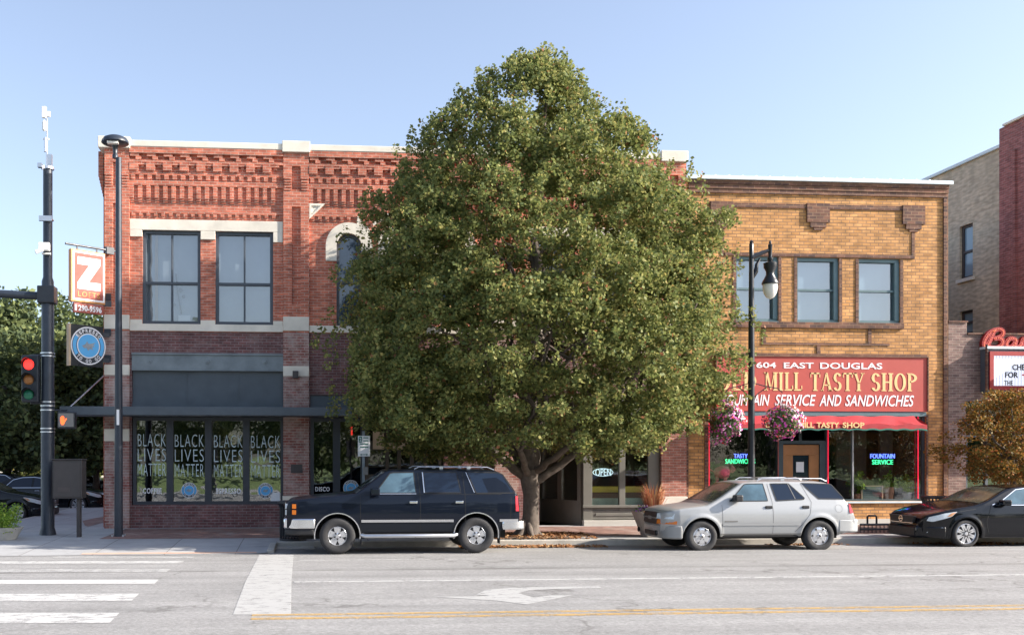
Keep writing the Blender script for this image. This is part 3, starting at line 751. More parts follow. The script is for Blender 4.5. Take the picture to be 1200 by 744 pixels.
for u, v, k in ((160, 194.5, 0), (203.5, 239, 1), (249.5, 284.5, 2), (293, 328.5, 3)):
    mb = MB(); dy = k*1.0
    for j, wd in enumerate(('BLACK', 'LIVES', 'MATTER')):
        z1 = fz(508.3+dy*.6+j*17.3); z0 = fz(522.8+dy*.6+j*17.3)
        add_text(mb, wd, fx(u+1), fx(v-.5), z0, z1, yg, .006, spacing=1.15, bold=-.014)
    mb.build('lettering', 'window_letter', cafe_w)
mb = MB(); add_text(mb, 'COFFEE', fx(167), fx(189), fz(578), fz(571.5), yg, .006, bold=.03, spacing=1.15); mb.build('lettering', 'sign_white', cafe_w)
mb = MB(); add_text(mb, 'ESPRESSO', fx(253), fx(282), fz(578.5), fz(572), yg, .006, bold=.03, spacing=1.15); mb.build('lettering', 'sign_white', cafe_w)
for px, py in ((221.3, 574.3), (311, 575)):
    mb = MB(); roundel(mb, fx(px), fz(py), .215, yg); mb.build('roundel', ['sign_white', 'storefront_frame', 'roundel_blue', 'bird_grey'], cafe_w)
mb = MB(); mb.box(fx(317), fx(328), yg-.01, yg, fz(588), fz(577)); mb.build('notice', 'paper', cafe_w)
# rooms behind the glass
def room(x0, x1, y0, y1, z0, z1, m, parent):
    mb = MB(); mb.add([(x0,y0,z0),(x1,y0,z0),(x1,y1,z0),(x0,y1,z0),(x0,y0,z1),(x1,y0,z1),(x1,y1,z1),(x0,y1,z1)], [(0,1,2,3),(4,7,6,5),(2,6,7,3),(1,5,6,2),(0,3,7,4)])
    return mb.build('interior', m, parent)
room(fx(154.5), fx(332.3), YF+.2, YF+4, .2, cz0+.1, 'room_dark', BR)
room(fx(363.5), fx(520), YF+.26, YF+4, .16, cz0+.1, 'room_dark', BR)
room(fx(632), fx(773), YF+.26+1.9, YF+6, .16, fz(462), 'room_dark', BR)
# plaque and wall lamp on the second pilaster
mb = MB(); mb.box(fx(341), fx(354.5), YF-P-.03, YF-P-.004, fz(554), fz(544)); mb.box(fx(342), fx(353.5), YF-P-.034, YF-P-.03, fz(553), fz(545)); mb.build('plaque', 'plaque_dark', BR)
mb = MB(); mb.box(fx(343), fx(349.5), YF-P-.14, YF-P-.02, fz(443), fz(434.5)); mb.build('wall_lamp', 'plaque_dark', BR, bevel=.01)
# second shop: glass, door, tan timber
d_w = storefront([fx(363.5), fx(394.5), fx(427)], .2, cz0-.01, 'shop_window', 'storefront_frame', 'cafe_glass', t=.1, parent=BR)
mb = MB(); add_text(mb, 'DISCO', fx(369.5), fx(386.5), fz(576), fz(570.5), yg, .006, bold=.03, spacing=1.15); mb.build('lettering', 'sign_white', d_w)
mb = MB(); roundel(mb, fx(411.5), fz(572), .22, yg); mb.build('roundel', ['sign_white', 'storefront_frame', 'roundel_blue', 'bird_grey'], d_w)
mb = MB(); mb.box(fx(412), fx(414), yg+.3, yg+.32, fz(509), fz(499)); mb.build('pennant', 'signal_red', d_w)  # the pennant glows with the signal's emission though it is no lamp
mb = MB()
for px in (428, 452, 466, 481, 497, 514): mb.box(fx(px), fx(px+4), YF+.02, YF+.14, .2, fz(462))
mb.box(fx(432), fx(518), YF+.03, YF+.13, fz(527), fz(516)); mb.box(fx(432), fx(518), YF+.035, YF+.13, .2, fz(556))
mb.box(fx(425), fx(432), YF-.02, YF+.14, fz(530), fz(505))
mb.build('timber_front', 'tan_wood_dark', BR)
mb = MB(); mb.box(fx(437), fx(450), YF-.02, YF+.02, fz(526), fz(505)); mb.box(fx(455), fx(478), YF-.02, YF+.02, fz(526), fz(513)); mb.build('timber_panel', 'tan_wood', BR)
g = MB(); pane(g, fx(432), fx(514), fz(556), fz(527), YF+.1); g.build('pane', 'cafe_glass', BR)
mb = MB(); mb.box(fx(432), fx(520), YF+.5, YF+.9, fz(548), fz(545)); mb.build('counter', 'tan_wood', BR)
# third shop (OPEN): recessed door on the left, canted glass, two big panes
OY = YF-.02
fo = lambda px: X(px, OY)
oz = lambda py: Z(py, 720, OY)
ztop = Z(462, 240, YF)
mb = MB()
mb.box(fo(683.5), fo(694), OY-.0, OY+.16, .15, ztop); mb.box(fo(726), fo(733), OY+.02, OY+.14, oz(598), ztop); mb.box(fo(760), fo(774), OY+.02, OY+.16, .15, ztop)
mb.box(fo(694), fo(760), OY+.04, OY+.14, oz(486), ztop); mb.box(fo(694), fo(760), OY+.045, OY+.14, oz(598), oz(592))
mb.box(fo(682.5), fo(762), OY-.05, OY+.03, oz(594.5), oz(591.5))
mb.build('shop_frame', 'olive_paint', BR, bevel=.008)
mb = MB(); mb.box(fo(694), fo(760), OY+.02, OY+.14, .32, oz(598)); mb.box(fo(698), fo(756), OY-.0, OY+.03, .42, oz(601)); mb.build('kneewall', 'olive_paint', BR, bevel=.008)
mb = MB(); mb.box(fo(683), fo(774), OY-.10, OY+.16, .1, .30); mb.build('plinth', 'concrete', BR, bevel=.01)
for u, v in ((694, 726), (733, 760)):
    g = MB(); g.box(fo(u), fo(v), OY+.08, OY+.095, oz(592), oz(486)); g.build('pane', 'shop_glass', BR)
# canted glazing: from the corner column back to the door
ax, ay, bx_, by_ = fo(683.5), OY+.1, fo(652.5), OY+1.75
def canted(mb, t0, t1, z0, z1, d=.05, m=0):
    L = math.hypot(bx_-ax, by_-ay); nx, ny = -(by_-ay)/L, (bx_-ax)/L
    pa = (ax+(bx_-ax)*t0, ay+(by_-ay)*t0); pb = (ax+(bx_-ax)*t1, ay+(by_-ay)*t1)
    mb.slabz([pa, pb, (pb[0]+nx*d, pb[1]+ny*d), (pa[0]+nx*d, pa[1]+ny*d)], z0, z1, m)
mb = MB(); zh = fz(500)
canted(mb, 0, 1, .15, .85); canted(mb, 0, 1, zh, ztop)
for t in ((0, .07), (.45, .55), (.93, 1)): canted(mb, *t, .85, zh, .08)
cg = mb.build('side_window', 'olive_paint', BR)
for t in ((.07, .45), (.55, .93)):
    g = MB(); canted(g, *t, .85, zh, .015); g.build('pane', 'shop_glass', cg)
mb = MB(); mb.box(fo(607), bx_, OY+1.72, OY+1.8, 2.55, ztop); mb.box(bx_-.08, bx_, OY+1.72, OY+1.8, .15, 2.55); mb.box(bx_-1.35, bx_-1.25, OY+1.72, OY+1.8, .15, 2.55); mb.box(fo(607), bx_-1.35, OY+1.72, OY+1.8, .15, 2.55)
mb.build('door_frame', 'olive_paint', BR)
mb = MB(); frame(mb, bx_-1.25, bx_-.08, .17, 2.55, OY+1.78, .1, .05); dr = mb.build('door', 'storefront_frame', BR)
g = MB(); pane(g, bx_-1.15, bx_-.18, .27, 2.45, OY+1.76); g.build('pane', 'car_glass', dr)
g = MB(); g.box(bx_-.30, bx_-.19, OY+1.745, OY+1.75, 1.55, 1.85); g.build('notice', 'paper', dr)
g = MB(); g.box(bx_-1.22, bx_-1.19, OY+1.70, OY+1.72, 1.0, 1.4); g.build('handle', 'silver', dr)
# inside the OPEN window
mb = MB(); t_ = [0]
zc_ = oz(577)
mb.box(fo(694), fo(759), OY+.3, OY+.36, zc_, zc_+.17); ty = mb.build('valance', 'yellow_cloth', BR)
mb = MB(); mb.box(fo(694), fo(759), OY+.31, OY+.35, oz(592), oz(584)); 
mb.build('cafe_curtain', 'pale_green_cloth', BR)
mb = MB(); mb.box(fo(653), fo(774), OY+2.2, OY+2.22, .2, ztop, 0); mb.box(fo(694), fo(759), OY+.37, OY+.5, oz(592), oz(578)); mb.build('back_panel', 'room_warm', BR)
def oval(mb, cx, cz, rx, rz, t, y0, y1, m=0, n=40):
    for k in range(n):
        a, b = 2*math.pi*k/n, 2*math.pi*(k+1)/n
        mb.prism([(cx+rx*math.cos(a), cz+rz*math.sin(a)), (cx+rx*math.cos(b), cz+rz*math.sin(b)), (cx+(rx-t)*math.cos(b), cz+(rz-t)*math.sin(b)), (cx+(rx-t)*math.cos(a), cz+(rz-t)*math.sin(a))], y0, y1, m)
NE = thing('neon_sign', 'oval OPEN neon sign hanging behind the pane above the yellow valance', 'neon sign', (fo(709), OY+.2, oz(553)), 'neon window signs')
mb = MB(); oval(mb, fo(709), oz(553.3), .30, .115, .018, OY+.19, OY+.2); mb.build('tube_ring', 'neon_white', NE)
mb = MB(); add_text(mb, 'OPEN', fo(700), fo(718.5), oz(557.5), oz(549), OY+.2, .02, bold=.0); mb.build('lettering', 'neon_white', NE)

# ---------------------------------------------------------------- golden brick cafe building
tx = lambda px: X(px, YF)
tz = lambda py: Z(py, 960, YF)            # heights measured near x=960
TB = thing('yellow_brick_building', 'two storey golden brick building with the red sandwich shop sign and awning', 'building', (tx(950), YF, .15))
TL, TR = tx(804), tx(1111)
zt0, zt1 = Z(214.5, 960, YF), Z(211, 960, YF)
wins = [(tx(862.5), tx(912), tz(377), tz(301.5)), (tx(934), tx(983), tz(377.3), tz(302)), (tx(1006), tx(1054.5), tz(377.5), tz(302.3))]
mb = MB()
shop_top = tz(483)
wall(mb, TL, TR, .1, zt0, wins+[(tx(830.5), tx(1085), tz(587), shop_top)], YF, .2)
mb.box(TL, TL+.01, YF+.25, YF+22, .1, zt0); mb.box(TR-.2, TR-.002, YF+.005, YF+22, .1, zt0-.01); mb.box(TL, TR, YF+22, YF+22.1, .1, zt0)
mb.box(TL+.05, TR-.25, YF+.25, YF+22, tz(240), tz(240)+.1, 1)
mb.build('wall', ['gold_brick', 'roof'], TB)
# dark brick trim
mb = MB(); pj = YF-.02
def bar(x0, x1, y0, y1, p=.02): mb.box(tx(x0), tx(x1), YF-p, YF+.01, tz(y1), tz(y0))
bar(806, 1110, 214.6, 219, .10); bar(806, 1110, 219, 224, .07); bar(806, 1110, 224, 229, .05)
bar(832, 1082, 240, 245, .03)
for a, b in ((832, 858.5), (945, 971.5), (1057, 1083)):
    mb.box(tx(a), tx(b), YF-.055, YF+.01, tz(261), tz(239)); mb.box(tx(a+4), tx(b-4), YF-.045, YF+.01, tz(267), tz(261)-.001); mb.box(tx(a+8), tx(b-8), YF-.035, YF+.01, tz(270), tz(267)-.001)
bar(1068, 1071.5, 270.3, 301.5); bar(845, 848.5, 270.3, 301.5)
bar(849, 1071, 297.3, 301.4, .03)
for a, b, c, d in wins:
    t = .09
    mb.box(a-t, a-.001, YF-.018, YF+.01, c, d-.02); mb.box(b+.001, b+t, YF-.018, YF+.01, c, d-.02)
bar(849, 1058, 378, 384.5, .06)
bar(893, 1042, 401.5, 404.5); bar(967-10, 967-6, 404.6, 415); bar(1017, 1021, 385, 401.4); bar(893, 897, 385, 401.4)
bar(836, 1086, 414.8, 418.2, .03)
bar(1105, 1109.5, 229.3, 600, .045); bar(825.5, 830, 485, 586, .02); bar(1085.2, 1087.5, 485, 586, .02); bar(803.9, 806.5, 229.3, 600, .03)
mb.build('brick_trim', 'trim_brick', TB)
mb = MB(); mb.box(TL-.05, TR+.06, YF-.16, YF+.35, zt0, zt1+.02)
for k in range(18): mb.box(TL+.4+k*.4, TL+.46+k*.4, YF-.1, YF+.3, zt1+.02, zt1+.06)
mb.build('coping', 'white_metal', TB, bevel=.008)
for a, b, c, d in wins:
    y = YF+.17; mb = MB()
    mb.box(a, b, y-.12, y, d-.10, d); mb.box(a, b, y-.12, y, c, c+.07); mb.box(a, a+.05, y-.12, y, c+.07, d-.10); mb.box(b-.14, b, y-.14, y, c+.07, d-.10)
    mb.box(a+.05, b-.14, y-.10, y-.01, (c+d)/2-.03, (c+d)/2+.03); mb.box(a-.01, b+.01, YF-.02, y, c-.05, c-.002)
    wn = mb.build('window', 'teal_paint', TB); g = MB(); pane(g, a+.02, b-.02, c+.02, d-.02, y-.03); g.build('pane', 'upper_glass', wn); g = MB(); pane(g, a, b, (c+d)/2+.02, d, y+.05); pane(g, a, b, c, (c+d)/2, y+.07); g.build('blind', 'blind_blue', wn)
# painted sign board
sx0, sx1, sz0, sz1 = tx(838), tx(1083.5), tz(482), tz(418.6)
SB = MB(); SB.box(sx0, sx1, YF-.12, YF-.03, sz0, sz1); sgn = SB.build('sign_board', 'sign_red', TB)
ysg = YF-.122
mb = MB(); mb.box(sx0-.03, sx1+.03, YF-.15, YF-.02, sz1, sz1+.04); mb.box(sx1, sx1+.03, YF-.15, YF-.02, sz0, sz1); mb.box(sx0-.03, sx0, YF-.15, YF-.02, sz0, sz1); mb.build('sign_frame', 'trim_brick', sgn)
mb = MB(); add_text(mb, '604', tx(884), tx(907), Z(431.5,895,YF), Z(424.8,895,YF), ysg, .006, bold=.018); add_text(mb, 'EAST', tx(916), tx(951), Z(432,934,YF), Z(425.2,934,YF), ysg, .006, bold=.018); add_text(mb, 'DOUGLAS', tx(958.5), tx(1031), Z(432.8,995,YF), Z(425.5,995,YF), ysg, .006, bold=.018)
add_text(mb, 'FOUNTAIN', tx(844), tx(899.5), Z(475.5,870,YF), Z(462.2,870,YF), ysg, .006, bold=.012, shear=.25); add_text(mb, 'SERVICE', tx(905.5), tx(953.5), Z(475.7,930,YF), Z(462.5,930,YF), ysg, .006, bold=.012, shear=.25)
add_text(mb, 'AND', tx(957.5), tx(983), Z(475.9,970,YF), Z(462.8,970,YF), ysg, .006, bold=.012, shear=.25); add_text(mb, 'SANDWICHES', tx(987.5), tx(1068), Z(476.3,1027,YF), Z(463.2,1027,YF), ysg, .006, bold=.012, shear=.25)
mb.build('lettering', 'sign_white', sgn)
# serif capitals of the shop name: stems with thin serifs added
def serif_word(mb, word, x0, x1, z0, z1, y, d=.006, m=0):
    """letters drawn from strokes: thick stems, thin bars and serifs"""
    adv = {'O': 1.0, 'L': .78, 'D': .98, 'M': 1.2, 'I': .48, 'T': .9, 'A': 1.0, 'S': .78, 'Y': .95, 'H': 1.0, 'P': .85}
    tot = sum(adv[c] for c in word)+.10*(len(word)-1); u = (x1-x0)/tot; h = z1-z0; cx = x0
    S = .23*u*1.05; t = .07*h; se = .09*u
    def bx(a, b, c, e): mb.box(a, b, y-d, y, z0+c*h, z0+e*h, m)
    def poly(p): mb.prism([(a, z0+b*h) for a, b in p], y-d, y, m)
    for ch in word:
        w = adv[ch]*u
        def stem(a, lo=0, hi=1, th=S):
            bx(a, a+th, lo, hi)
            if lo == 0: mb.box(a-se, a+th+se, y-d-.001, y, z0, z0+t*.8, m)
            if hi == 1: mb.box(a-se, a+th+se, y-d-.001, y, z1-t*.8, z1, m)
        def arc(ccx, ccz, rx, rz, a0, a1, tx_, tz_, n=16):
            ts = [R(a0+(a1-a0)*k/n) for k in range(n+1)]
            for p, q in zip(ts, ts[1:]):
                mb.prism([(ccx+rx*math.cos(p), z0+(ccz+rz*math.sin(p))*h), (ccx+rx*math.cos(q), z0+(ccz+rz*math.sin(q))*h),
                          (ccx+(rx-tx_)*math.cos(q), z0+(ccz+(rz-tz_)*math.sin(q))*h), (ccx+(rx-tx_)*math.cos(p), z0+(ccz+(rz-tz_)*math.sin(p))*h)], y-d, y, m)
        if ch == 'O': arc(cx+w/2, .5, w/2, .5, 0, 360, S, .07, 28)
        elif ch == 'L': stem(cx+se); bx(cx+se, cx+w, 0, .08); bx(cx+w-.08*u, cx+w, 0, .28)
        elif ch == 'D': stem(cx+se); arc(cx+se+S*.6, .5, w-se-S*.6, .5, -90, 90, S, .08)
        elif ch == 'I': stem(cx+(w-S)/2)
        elif ch == 'T': stem(cx+(w-S)/2, 0, .99); bx(cx, cx+w, .92, 1); bx(cx, cx+.07*u, .74, 1); bx(cx+w-.07*u, cx+w, .74, 1)
        elif ch == 'H': stem(cx+se); stem(cx+w-S-se); bx(cx+se+S, cx+w-S-se, .46, .54)
        elif ch == 'P': stem(cx+se); arc(cx+se+S*.6, .74, w-se-S*.6, .26, -90, 90, S, .08)
        elif ch == 'A':
            poly([(cx+w*.42, 1), (cx+w*.56, 1), (cx+w*.96, 0), (cx+w*.96-S*1.05, 0)]); poly([(cx+w*.42, 1), (cx+w*.5, .93), (cx+w*.14, 0), (cx+w*.06, 0)])
            bx(cx+w*.24, cx+w*.74, .28, .35); bx(cx-se*.4, cx+w*.24, 0, .055); bx(cx+w*.66, cx+w+se*.4, 0, .055)
        elif ch == 'Y':
            poly([(cx+w*.03, 1), (cx+w*.03+S*1.05, 1), (cx+w*.58, .42), (cx+w*.42, .42)]); poly([(cx+w*.88, 1), (cx+w*.97, 1), (cx+w*.62, .42), (cx+w*.5, .42)])
            stem(cx+(w-S)/2, 0, .46); bx(cx-se*.5, cx+w*.36, .945, 1); bx(cx+w*.7, cx+w+se*.5, .945, 1)
        elif ch == 'M':
            stem(cx+w-S-se*.6); bx(cx+w*.1, cx+w*.1+.09*u, 0, .98); bx(cx-se*.3, cx+w*.1+.2*u, 0, .055); bx(cx-se*.3, cx+w*.1+.15*u, .945, 1)
            poly([(cx+w*.08, 1), (cx+w*.08+S, 1), (cx+w*.53, .1), (cx+w*.45, .05)]); poly([(cx+w*.49, .06), (cx+w*.55, .1), (cx+w*.82, 1), (cx+w*.74, 1)])
        elif ch == 'S':
            arc(cx+w/2, .735, w*.46, .265, 20, 265, S, .08, 18); arc(cx+w/2, .265, w*.48, .265, -160, 85, S, .08, 18)
        cx += w+.10*u
mb = MB()
for wd, a, b in (('OLD', 838, 884), ('MILL', 893.5, 937.5), ('TASTY', 947, 1009.5), ('SHOP', 1018, 1071.5)):
    mid = (a+b)/2; serif_word(mb, wd, tx(a), tx(b), Z(458.4-(1000-mid)*.006, mid, YF), Z(437.3-(1000-mid)*.008, mid, YF), ysg)
mb.build('lettering', 'sign_cream', sgn)
# teal fascia and awning
mb = MB(); mb.box(tx(832), tx(1083), YF-.10, YF+.1, tz(487.5), sz0-.012); mb.build('fascia', 'teal_paint', TB)
ax0, ax1 = tx(832), X(1086.5, YF-.75); ya0, ya1 = YF-.13, YF-.75; za0 = tz(487.5); za1 = Z(496.5, 960, ya1)
n = 60; mb = MB(); r2 = random.Random(3)
rows = 4; vs = []; fs = []
for i in range(n+1):
    x = ax0+(ax1-ax0)*i/n; j = r2.uniform(-.02, .02)
    for k in range(rows+1):
        t = k/rows; sag = .04*math.sin(math.pi*t)+.014*math.sin(i*.7+k)+j*t
        vs.append((x, ya0+(ya1-ya0)*t, za0+(za1-za0)*t-sag))
    zl = Z(503.5, 960, ya1)+.035*abs(math.sin(math.pi*i*13/n)); vs.append((x, ya1-.01, zl))
q = rows+2
for i in range(n):
    for k in range(rows+1): fs.append((i*q+k, i*q+k+1, (i+1)*q+k+1, (i+1)*q+k))
mb.add(vs, fs)
for x in (ax0, ax1): mb.add([(x, ya0, za0), (x, ya1, za1), (x, ya1, za1-.2), (x, ya0, za0-.35)], [(0, 1, 2, 3)])
aw = mb.build('awning', 'awning_red', TB, smooth=60)
mb = MB()
for i in range(n):
    a, b = vs[i*q+rows+1], vs[(i+1)*q+rows+1]
    mb.add([(a[0], a[1]-.004, a[2]-.03), (b[0], b[1]-.004, b[2]-.03), (b[0], b[1]-.004, b[2]+.012), (a[0], a[1]-.004, a[2]+.012)], [(0, 1, 2, 3)])
mb.build('valance_edge', 'awning_green', aw)
mb = MB()
for wd, a, b in (('OLD', 896, 916), ('MILL', 935, 953.5), ('TASTY', 956.5, 983), ('SHOP', 987, 1012.5)): add_text(mb, wd, X(a, ya1), X(b, ya1), Z(501.2, 960, ya1), Z(494.6, 960, ya1), ya1-.016, .01, bold=.025)
mb.build('lettering', 'sign_cream', aw)
# shop glazing
zw0, zw1 = tz(586.5), shop_top
gy = YF+.1
mb = MB()
mb.box(tx(829.5), tx(914), gy-.06, gy+.03, zw0-.02, zw0+.04); mb.box(tx(969), tx(1085), gy-.06, gy+.03, zw0-.02, zw0+.04)
for a, b in ((829.6, 832.5), (911.5, 914.5), (969, 971.5), (1082, 1085)): mb.box(tx(a), tx(b), gy-.05, gy+.05, zw0+.04, zw1)
mb.box(tx(914.5), tx(969), gy-.04, gy+.04, tz(520), tz(516)); mb.box(tx(914.5), tx(919), gy-.04, gy+.06, .15, tz(520)); mb.box(tx(962), tx(969), gy-.04, gy+.06, .15, tz(520)); mb.box(tx(938), tx(941), gy-.03, gy+.03, tz(516), zw1)
sf = mb.build('shop_window', 'teal_dark', TB)
mb = MB(); mb.box(tx(1000), tx(1001.6), gy-.05, gy+.02, zw0+.04, zw1); mb.build('mullion', 'silver', sf)
for a, b in ((832.5, 911.5), (971.5, 1000), (1001.6, 1082)):
    g = MB(); g.box(tx(a), tx(b), gy-.012, gy, zw0+.04, zw1); g.build('pane', 'shop_glass', sf)
for px in (831.5, 971, 1076.5): 
    mb = MB(); mb.box(tx(px)-.009, tx(px)+.009, gy-.085, gy-.062, zw0+.05, zw1-.05); mb.build('neon_strip', 'neon_red', sf)
mb = MB(); mb.box(tx(912.5)-.014, tx(912.5)+.014, gy-.085, gy-.062, zw0+.05, zw1-.05); mb.build('strip', 'sign_brown', sf)
mb = MB(); mb.box(tx(969.5), tx(1086), YF-.06, gy-.07, zw0-.07, zw0-.021); mb.box(tx(829), tx(913), YF-.06, gy-.07, zw0-.07, zw0-.021); mb.build('sill', 'white_metal', TB)
mb = MB(); mb.box(tx(830), tx(1086), YF-.05, YF, .1, .30); mb.build('plinth', 'concrete', TB)
mb = MB(); a, b = tx(919.3), tx(961.7); frame(mb, a, b, .2, tz(521), gy+.04, .30, .05); dr = mb.build('door', 'wood_door', TB, bevel=.01)
g = MB(); pane(g, a+.28, b-.28, .4, tz(530), gy+.02); g.build('pane', 'car_glass', dr)
g = MB(); g.box(tx(935), tx(944), gy-.004, gy+.0, tz(553), tz(541)); g.build('notice', 'paper', dr)
g = MB(); g.lathe([(0, .03), (.03, .025), (.035, 0)], (b-.2, gy-.01, 1.1), 'y', 12); g.build('handle', 'brass', dr)
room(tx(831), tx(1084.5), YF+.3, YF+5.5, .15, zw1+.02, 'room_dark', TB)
mb = MB(); mb.box(tx(1015), tx(1052), YF+1.6, YF+1.7, zw0, zw1); mb.box(tx(1060), tx(1075), YF+1.2, YF+1.3, zw0, zw1-.3); mb.box(tx(971), tx(1084), YF+.3, YF+1.2, zw0-.25, zw0-.2); mb.box(tx(833), tx(911), YF+.3, YF+1.2, zw0-.25, zw0-.2)
mb.build('display_shelf', 'room_warm', TB)
# neon lettering in the windows
NS = thing('neon_sign', 'blue and green TASTY SANDWICHES neon in the left shop window', 'neon sign', (tx(878), gy+.1, tz(540)), 'neon window signs')
mb = MB(); add_text(mb, 'TASTY', tx(863.5), tx(879.5), tz(536.5), tz(531.5), gy+.1, .02); mb.build('lettering', 'neon_blue', NS)
mb = MB(); add_text(mb, 'SANDWICHES', tx(853.5), tx(888.5), tz(543), tz(537.6), gy+.1, .02); mb.build('lettering', 'neon_green', NS)
NS = thing('neon_sign', 'blue and green FOUNTAIN SERVICE neon above the chalkboard in the shop window', 'neon sign', (tx(1038), gy+.1, tz(540)), 'neon window signs')
mb = MB(); add_text(mb, 'FOUNTAIN', tx(1024.5), tx(1053), Z(536.8,1038,YF), Z(531.5,1038,YF), gy+.1, .02); mb.build('lettering', 'neon_blue', NS)
mb = MB(); add_text(mb, 'SERVICE', tx(1026.5), tx(1051), Z(544,1038,YF), Z(538.4,1038,YF), gy+.1, .02); mb.build('lettering', 'neon_green', NS)

# ---------------------------------------------------------------- dark brick theatre front with marquee
dz = lambda py: Z(py, 1150, YF)
DB = thing('theatre_building', 'low dark brick front with stepped parapet beside the golden brick building', 'building', (tx(1180), YF, .15))
DL, DR_ = TR+.01, 22.45
mb = MB()
wall(mb, DL, DR_, .1, dz(392), [(tx(1132), DR_-.8, .3, dz(470))], YF, .2)
mb.box(DL, tx(1133), YF, YF+.3, dz(392), dz(378)); mb.box(DL, DR_, YF+12, YF+12.1, .1, dz(380)); mb.box(DR_-.1, DR_, YF+.01, YF+12, .1, dz(392))
mb.box(DL, DR_, YF+.2, YF+12, dz(396), dz(395), 1)
mb.build('wall', ['dark_brick', 'roof'], DB)
mb = MB(); mb.box(DL-.01, tx(1133.5), YF-.04, YF+.34, dz(378), dz(376.3)); mb.box(tx(1133.6), DR_, YF-.04, YF+.34, dz(392), dz(390.3)); mb.build('coping', 'trim_brick', DB)
mb = MB(); mb.box(tx(1132), DR_-.8, YF+.05, YF+.15, dz(512), dz(495)); mb.box(tx(1132), DR_-.8, YF+.05, YF+.15, .3, .7)
for px in (1132, 1156, 1182, 1210): mb.box(tx(px), tx(px)+.08, YF+.05, YF+.15, .7, dz(512)); 
wn = mb.build('shop_window', 'steel_blue', DB); g = MB(); g.box(tx(1132), DR_-.8, YF+.1, YF+.11, .7, dz(470)); g.build('pane', 'cafe_glass', wn)
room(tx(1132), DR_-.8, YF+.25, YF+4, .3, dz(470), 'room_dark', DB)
# marquee: projecting box with a red framed letter board and script letters on top
MQ = thing('marquee_sign', 'projecting theatre marquee with red script letters and changeable letter board', 'marquee', (tx(1200), YF, dz(430)))
ym = YF-.3; mx0, mx1 = 0, 24.5
mx0 = X(1157, ym); 
mb = MB(); mb.box(mx0, mx1, ym, YF-.01, Z(459,1180,ym), Z(409,1180,ym)); mb.box(X(1225, ym), mx1, YF-1.15, ym-.002, Z(459,1180,ym), Z(409,1180,ym)); mq = mb.build('body', 'steel_blue', MQ)  # deeper second box is added out of view for the shadow it casts
mb = MB(); mb.box(mx0-.03, mx1+.03, ym-.05, YF-.01, Z(409,1180,ym)+.002, Z(406,1180,ym)); mb.build('top_trim', 'white_metal', MQ)
mb = MB(); frame(mb, X(1158.5, ym), mx1-.2, Z(457,1180,ym), Z(412,1180,ym), ym-.002, .12, .06); mb.build('board_frame', 'marquee_red', MQ)
mb = MB(); bx0_, bx1_ = X(1163, ym), mx1-.3; mb.box(bx0_, bx1_, ym-.02, ym, Z(452.5,1180,ym), Z(416,1180,ym)); brd = mb.build('letter_board', 'marquee_face', MQ)
mb = MB()
k = 0
while bx0_+.1+k*.095 < bx1_: mb.box(bx0_+.1+k*.095, bx0_+.106+k*.095, ym-.026, ym-.021, Z(452.5,1180,ym), Z(416,1180,ym)); k += 1
mb.build('rails', 'sign_white_dim', brd)
mb = MB(); ml = lambda p: X(p, ym)
add_text(mb, 'CHECK', ml(1185.5), ml(1211), Z(433.8,1190,ym), Z(426.8,1190,ym), ym-.026, .012, bold=.02); add_text(mb, 'FOR', ml(1177), ml(1192), Z(442.7,1185,ym), Z(435.9,1185,ym), ym-.026, .012, bold=.02)
add_text(mb, 'THE', ml(1176), ml(1186), Z(451.5,1185,ym), Z(446,1185,ym), ym-.026, .012); mb.build('lettering', 'letter_black', brd)
mb = MB(); add_text(mb, '+', ml(1197), ml(1203), Z(442.7,1185,ym), Z(436,1185,ym), ym-.026, .012, bold=.02); mb.build('lettering', 'letter_red', brd)
# script letters as fat red tubes with bulbs
def script(pts, scale, ox, oz_): return [(ox+p[0]*scale, ym+.25, oz_+p[1]*scale) for p in pts]
S = .52; oz0 = Z(407.5,1170,ym); ox0 = X(1158, ym)
strokes = [
 [(.05,.05),(.25,.25),(.45,.6),(.6,.95),(.68,1.02)],
 [(.68,1.0),(.45,.95),(.2,.7),(.05,.45),(.0,.2),(.1,.08),(.35,.05)],
 [(.55,.98),(.85,1.08),(1.1,1.02),(1.15,.85),(1.0,.68),(.6,.55)],
 [(.6,.55),(.95,.58),(1.12,.42),(1.05,.2),(.8,.06),(.45,.05),(.3,.12)],
 [(1.9,.5),(1.6,.58),(1.38,.4),(1.35,.18),(1.5,.06),(1.75,.2),(1.92,.52),(1.85,.15),(2.0,.06),(2.2,.2)],
 [(2.2,.2),(2.35,.55),(2.45,.5),(2.42,.1)], [(2.45,.3),(2.65,.58),(2.8,.5)],
]
mb = MB(); bl = MB()
for s in strokes:
    P3 = [Vector(p) for p in script(s, S, ox0, oz0)]
    sm = []
    for i in range(len(P3)-1):
        p0, p1, p2, p3 = P3[max(i-1,0)], P3[i], P3[i+1], P3[min(i+2,len(P3)-1)]
        for k in range(6):
            t = k/6; sm.append(.5*((2*p1)+(-p0+p2)*t+(2*p0-5*p1+4*p2-p3)*t*t+(-p0+3*p1-3*p2+p3)*t**3))
    sm.append(P3[-1])
    for a, b in zip(sm, sm[1:]):
        d = (b-a); nrm = Vector((-d.z, 0, d.x)).normalized()*.062
        mb.prism([(a.x+nrm.x, a.z+nrm.z), (b.x+nrm.x, b.z+nrm.z), (b.x-nrm.x, b.z-nrm.z), (a.x-nrm.x, a.z-nrm.z)], a.y-.08+rnd.uniform(0,.004), a.y+.04)
    for p in sm[::2]: bl.lathe([(0,.02),(.010,.008),(.013,0)], (p.x, p.y-.082, p.z), 'y', 8)
scp = mb.build('script_letters', 'marquee_red', MQ); bl.build('bulbs', 'bulb', scp)
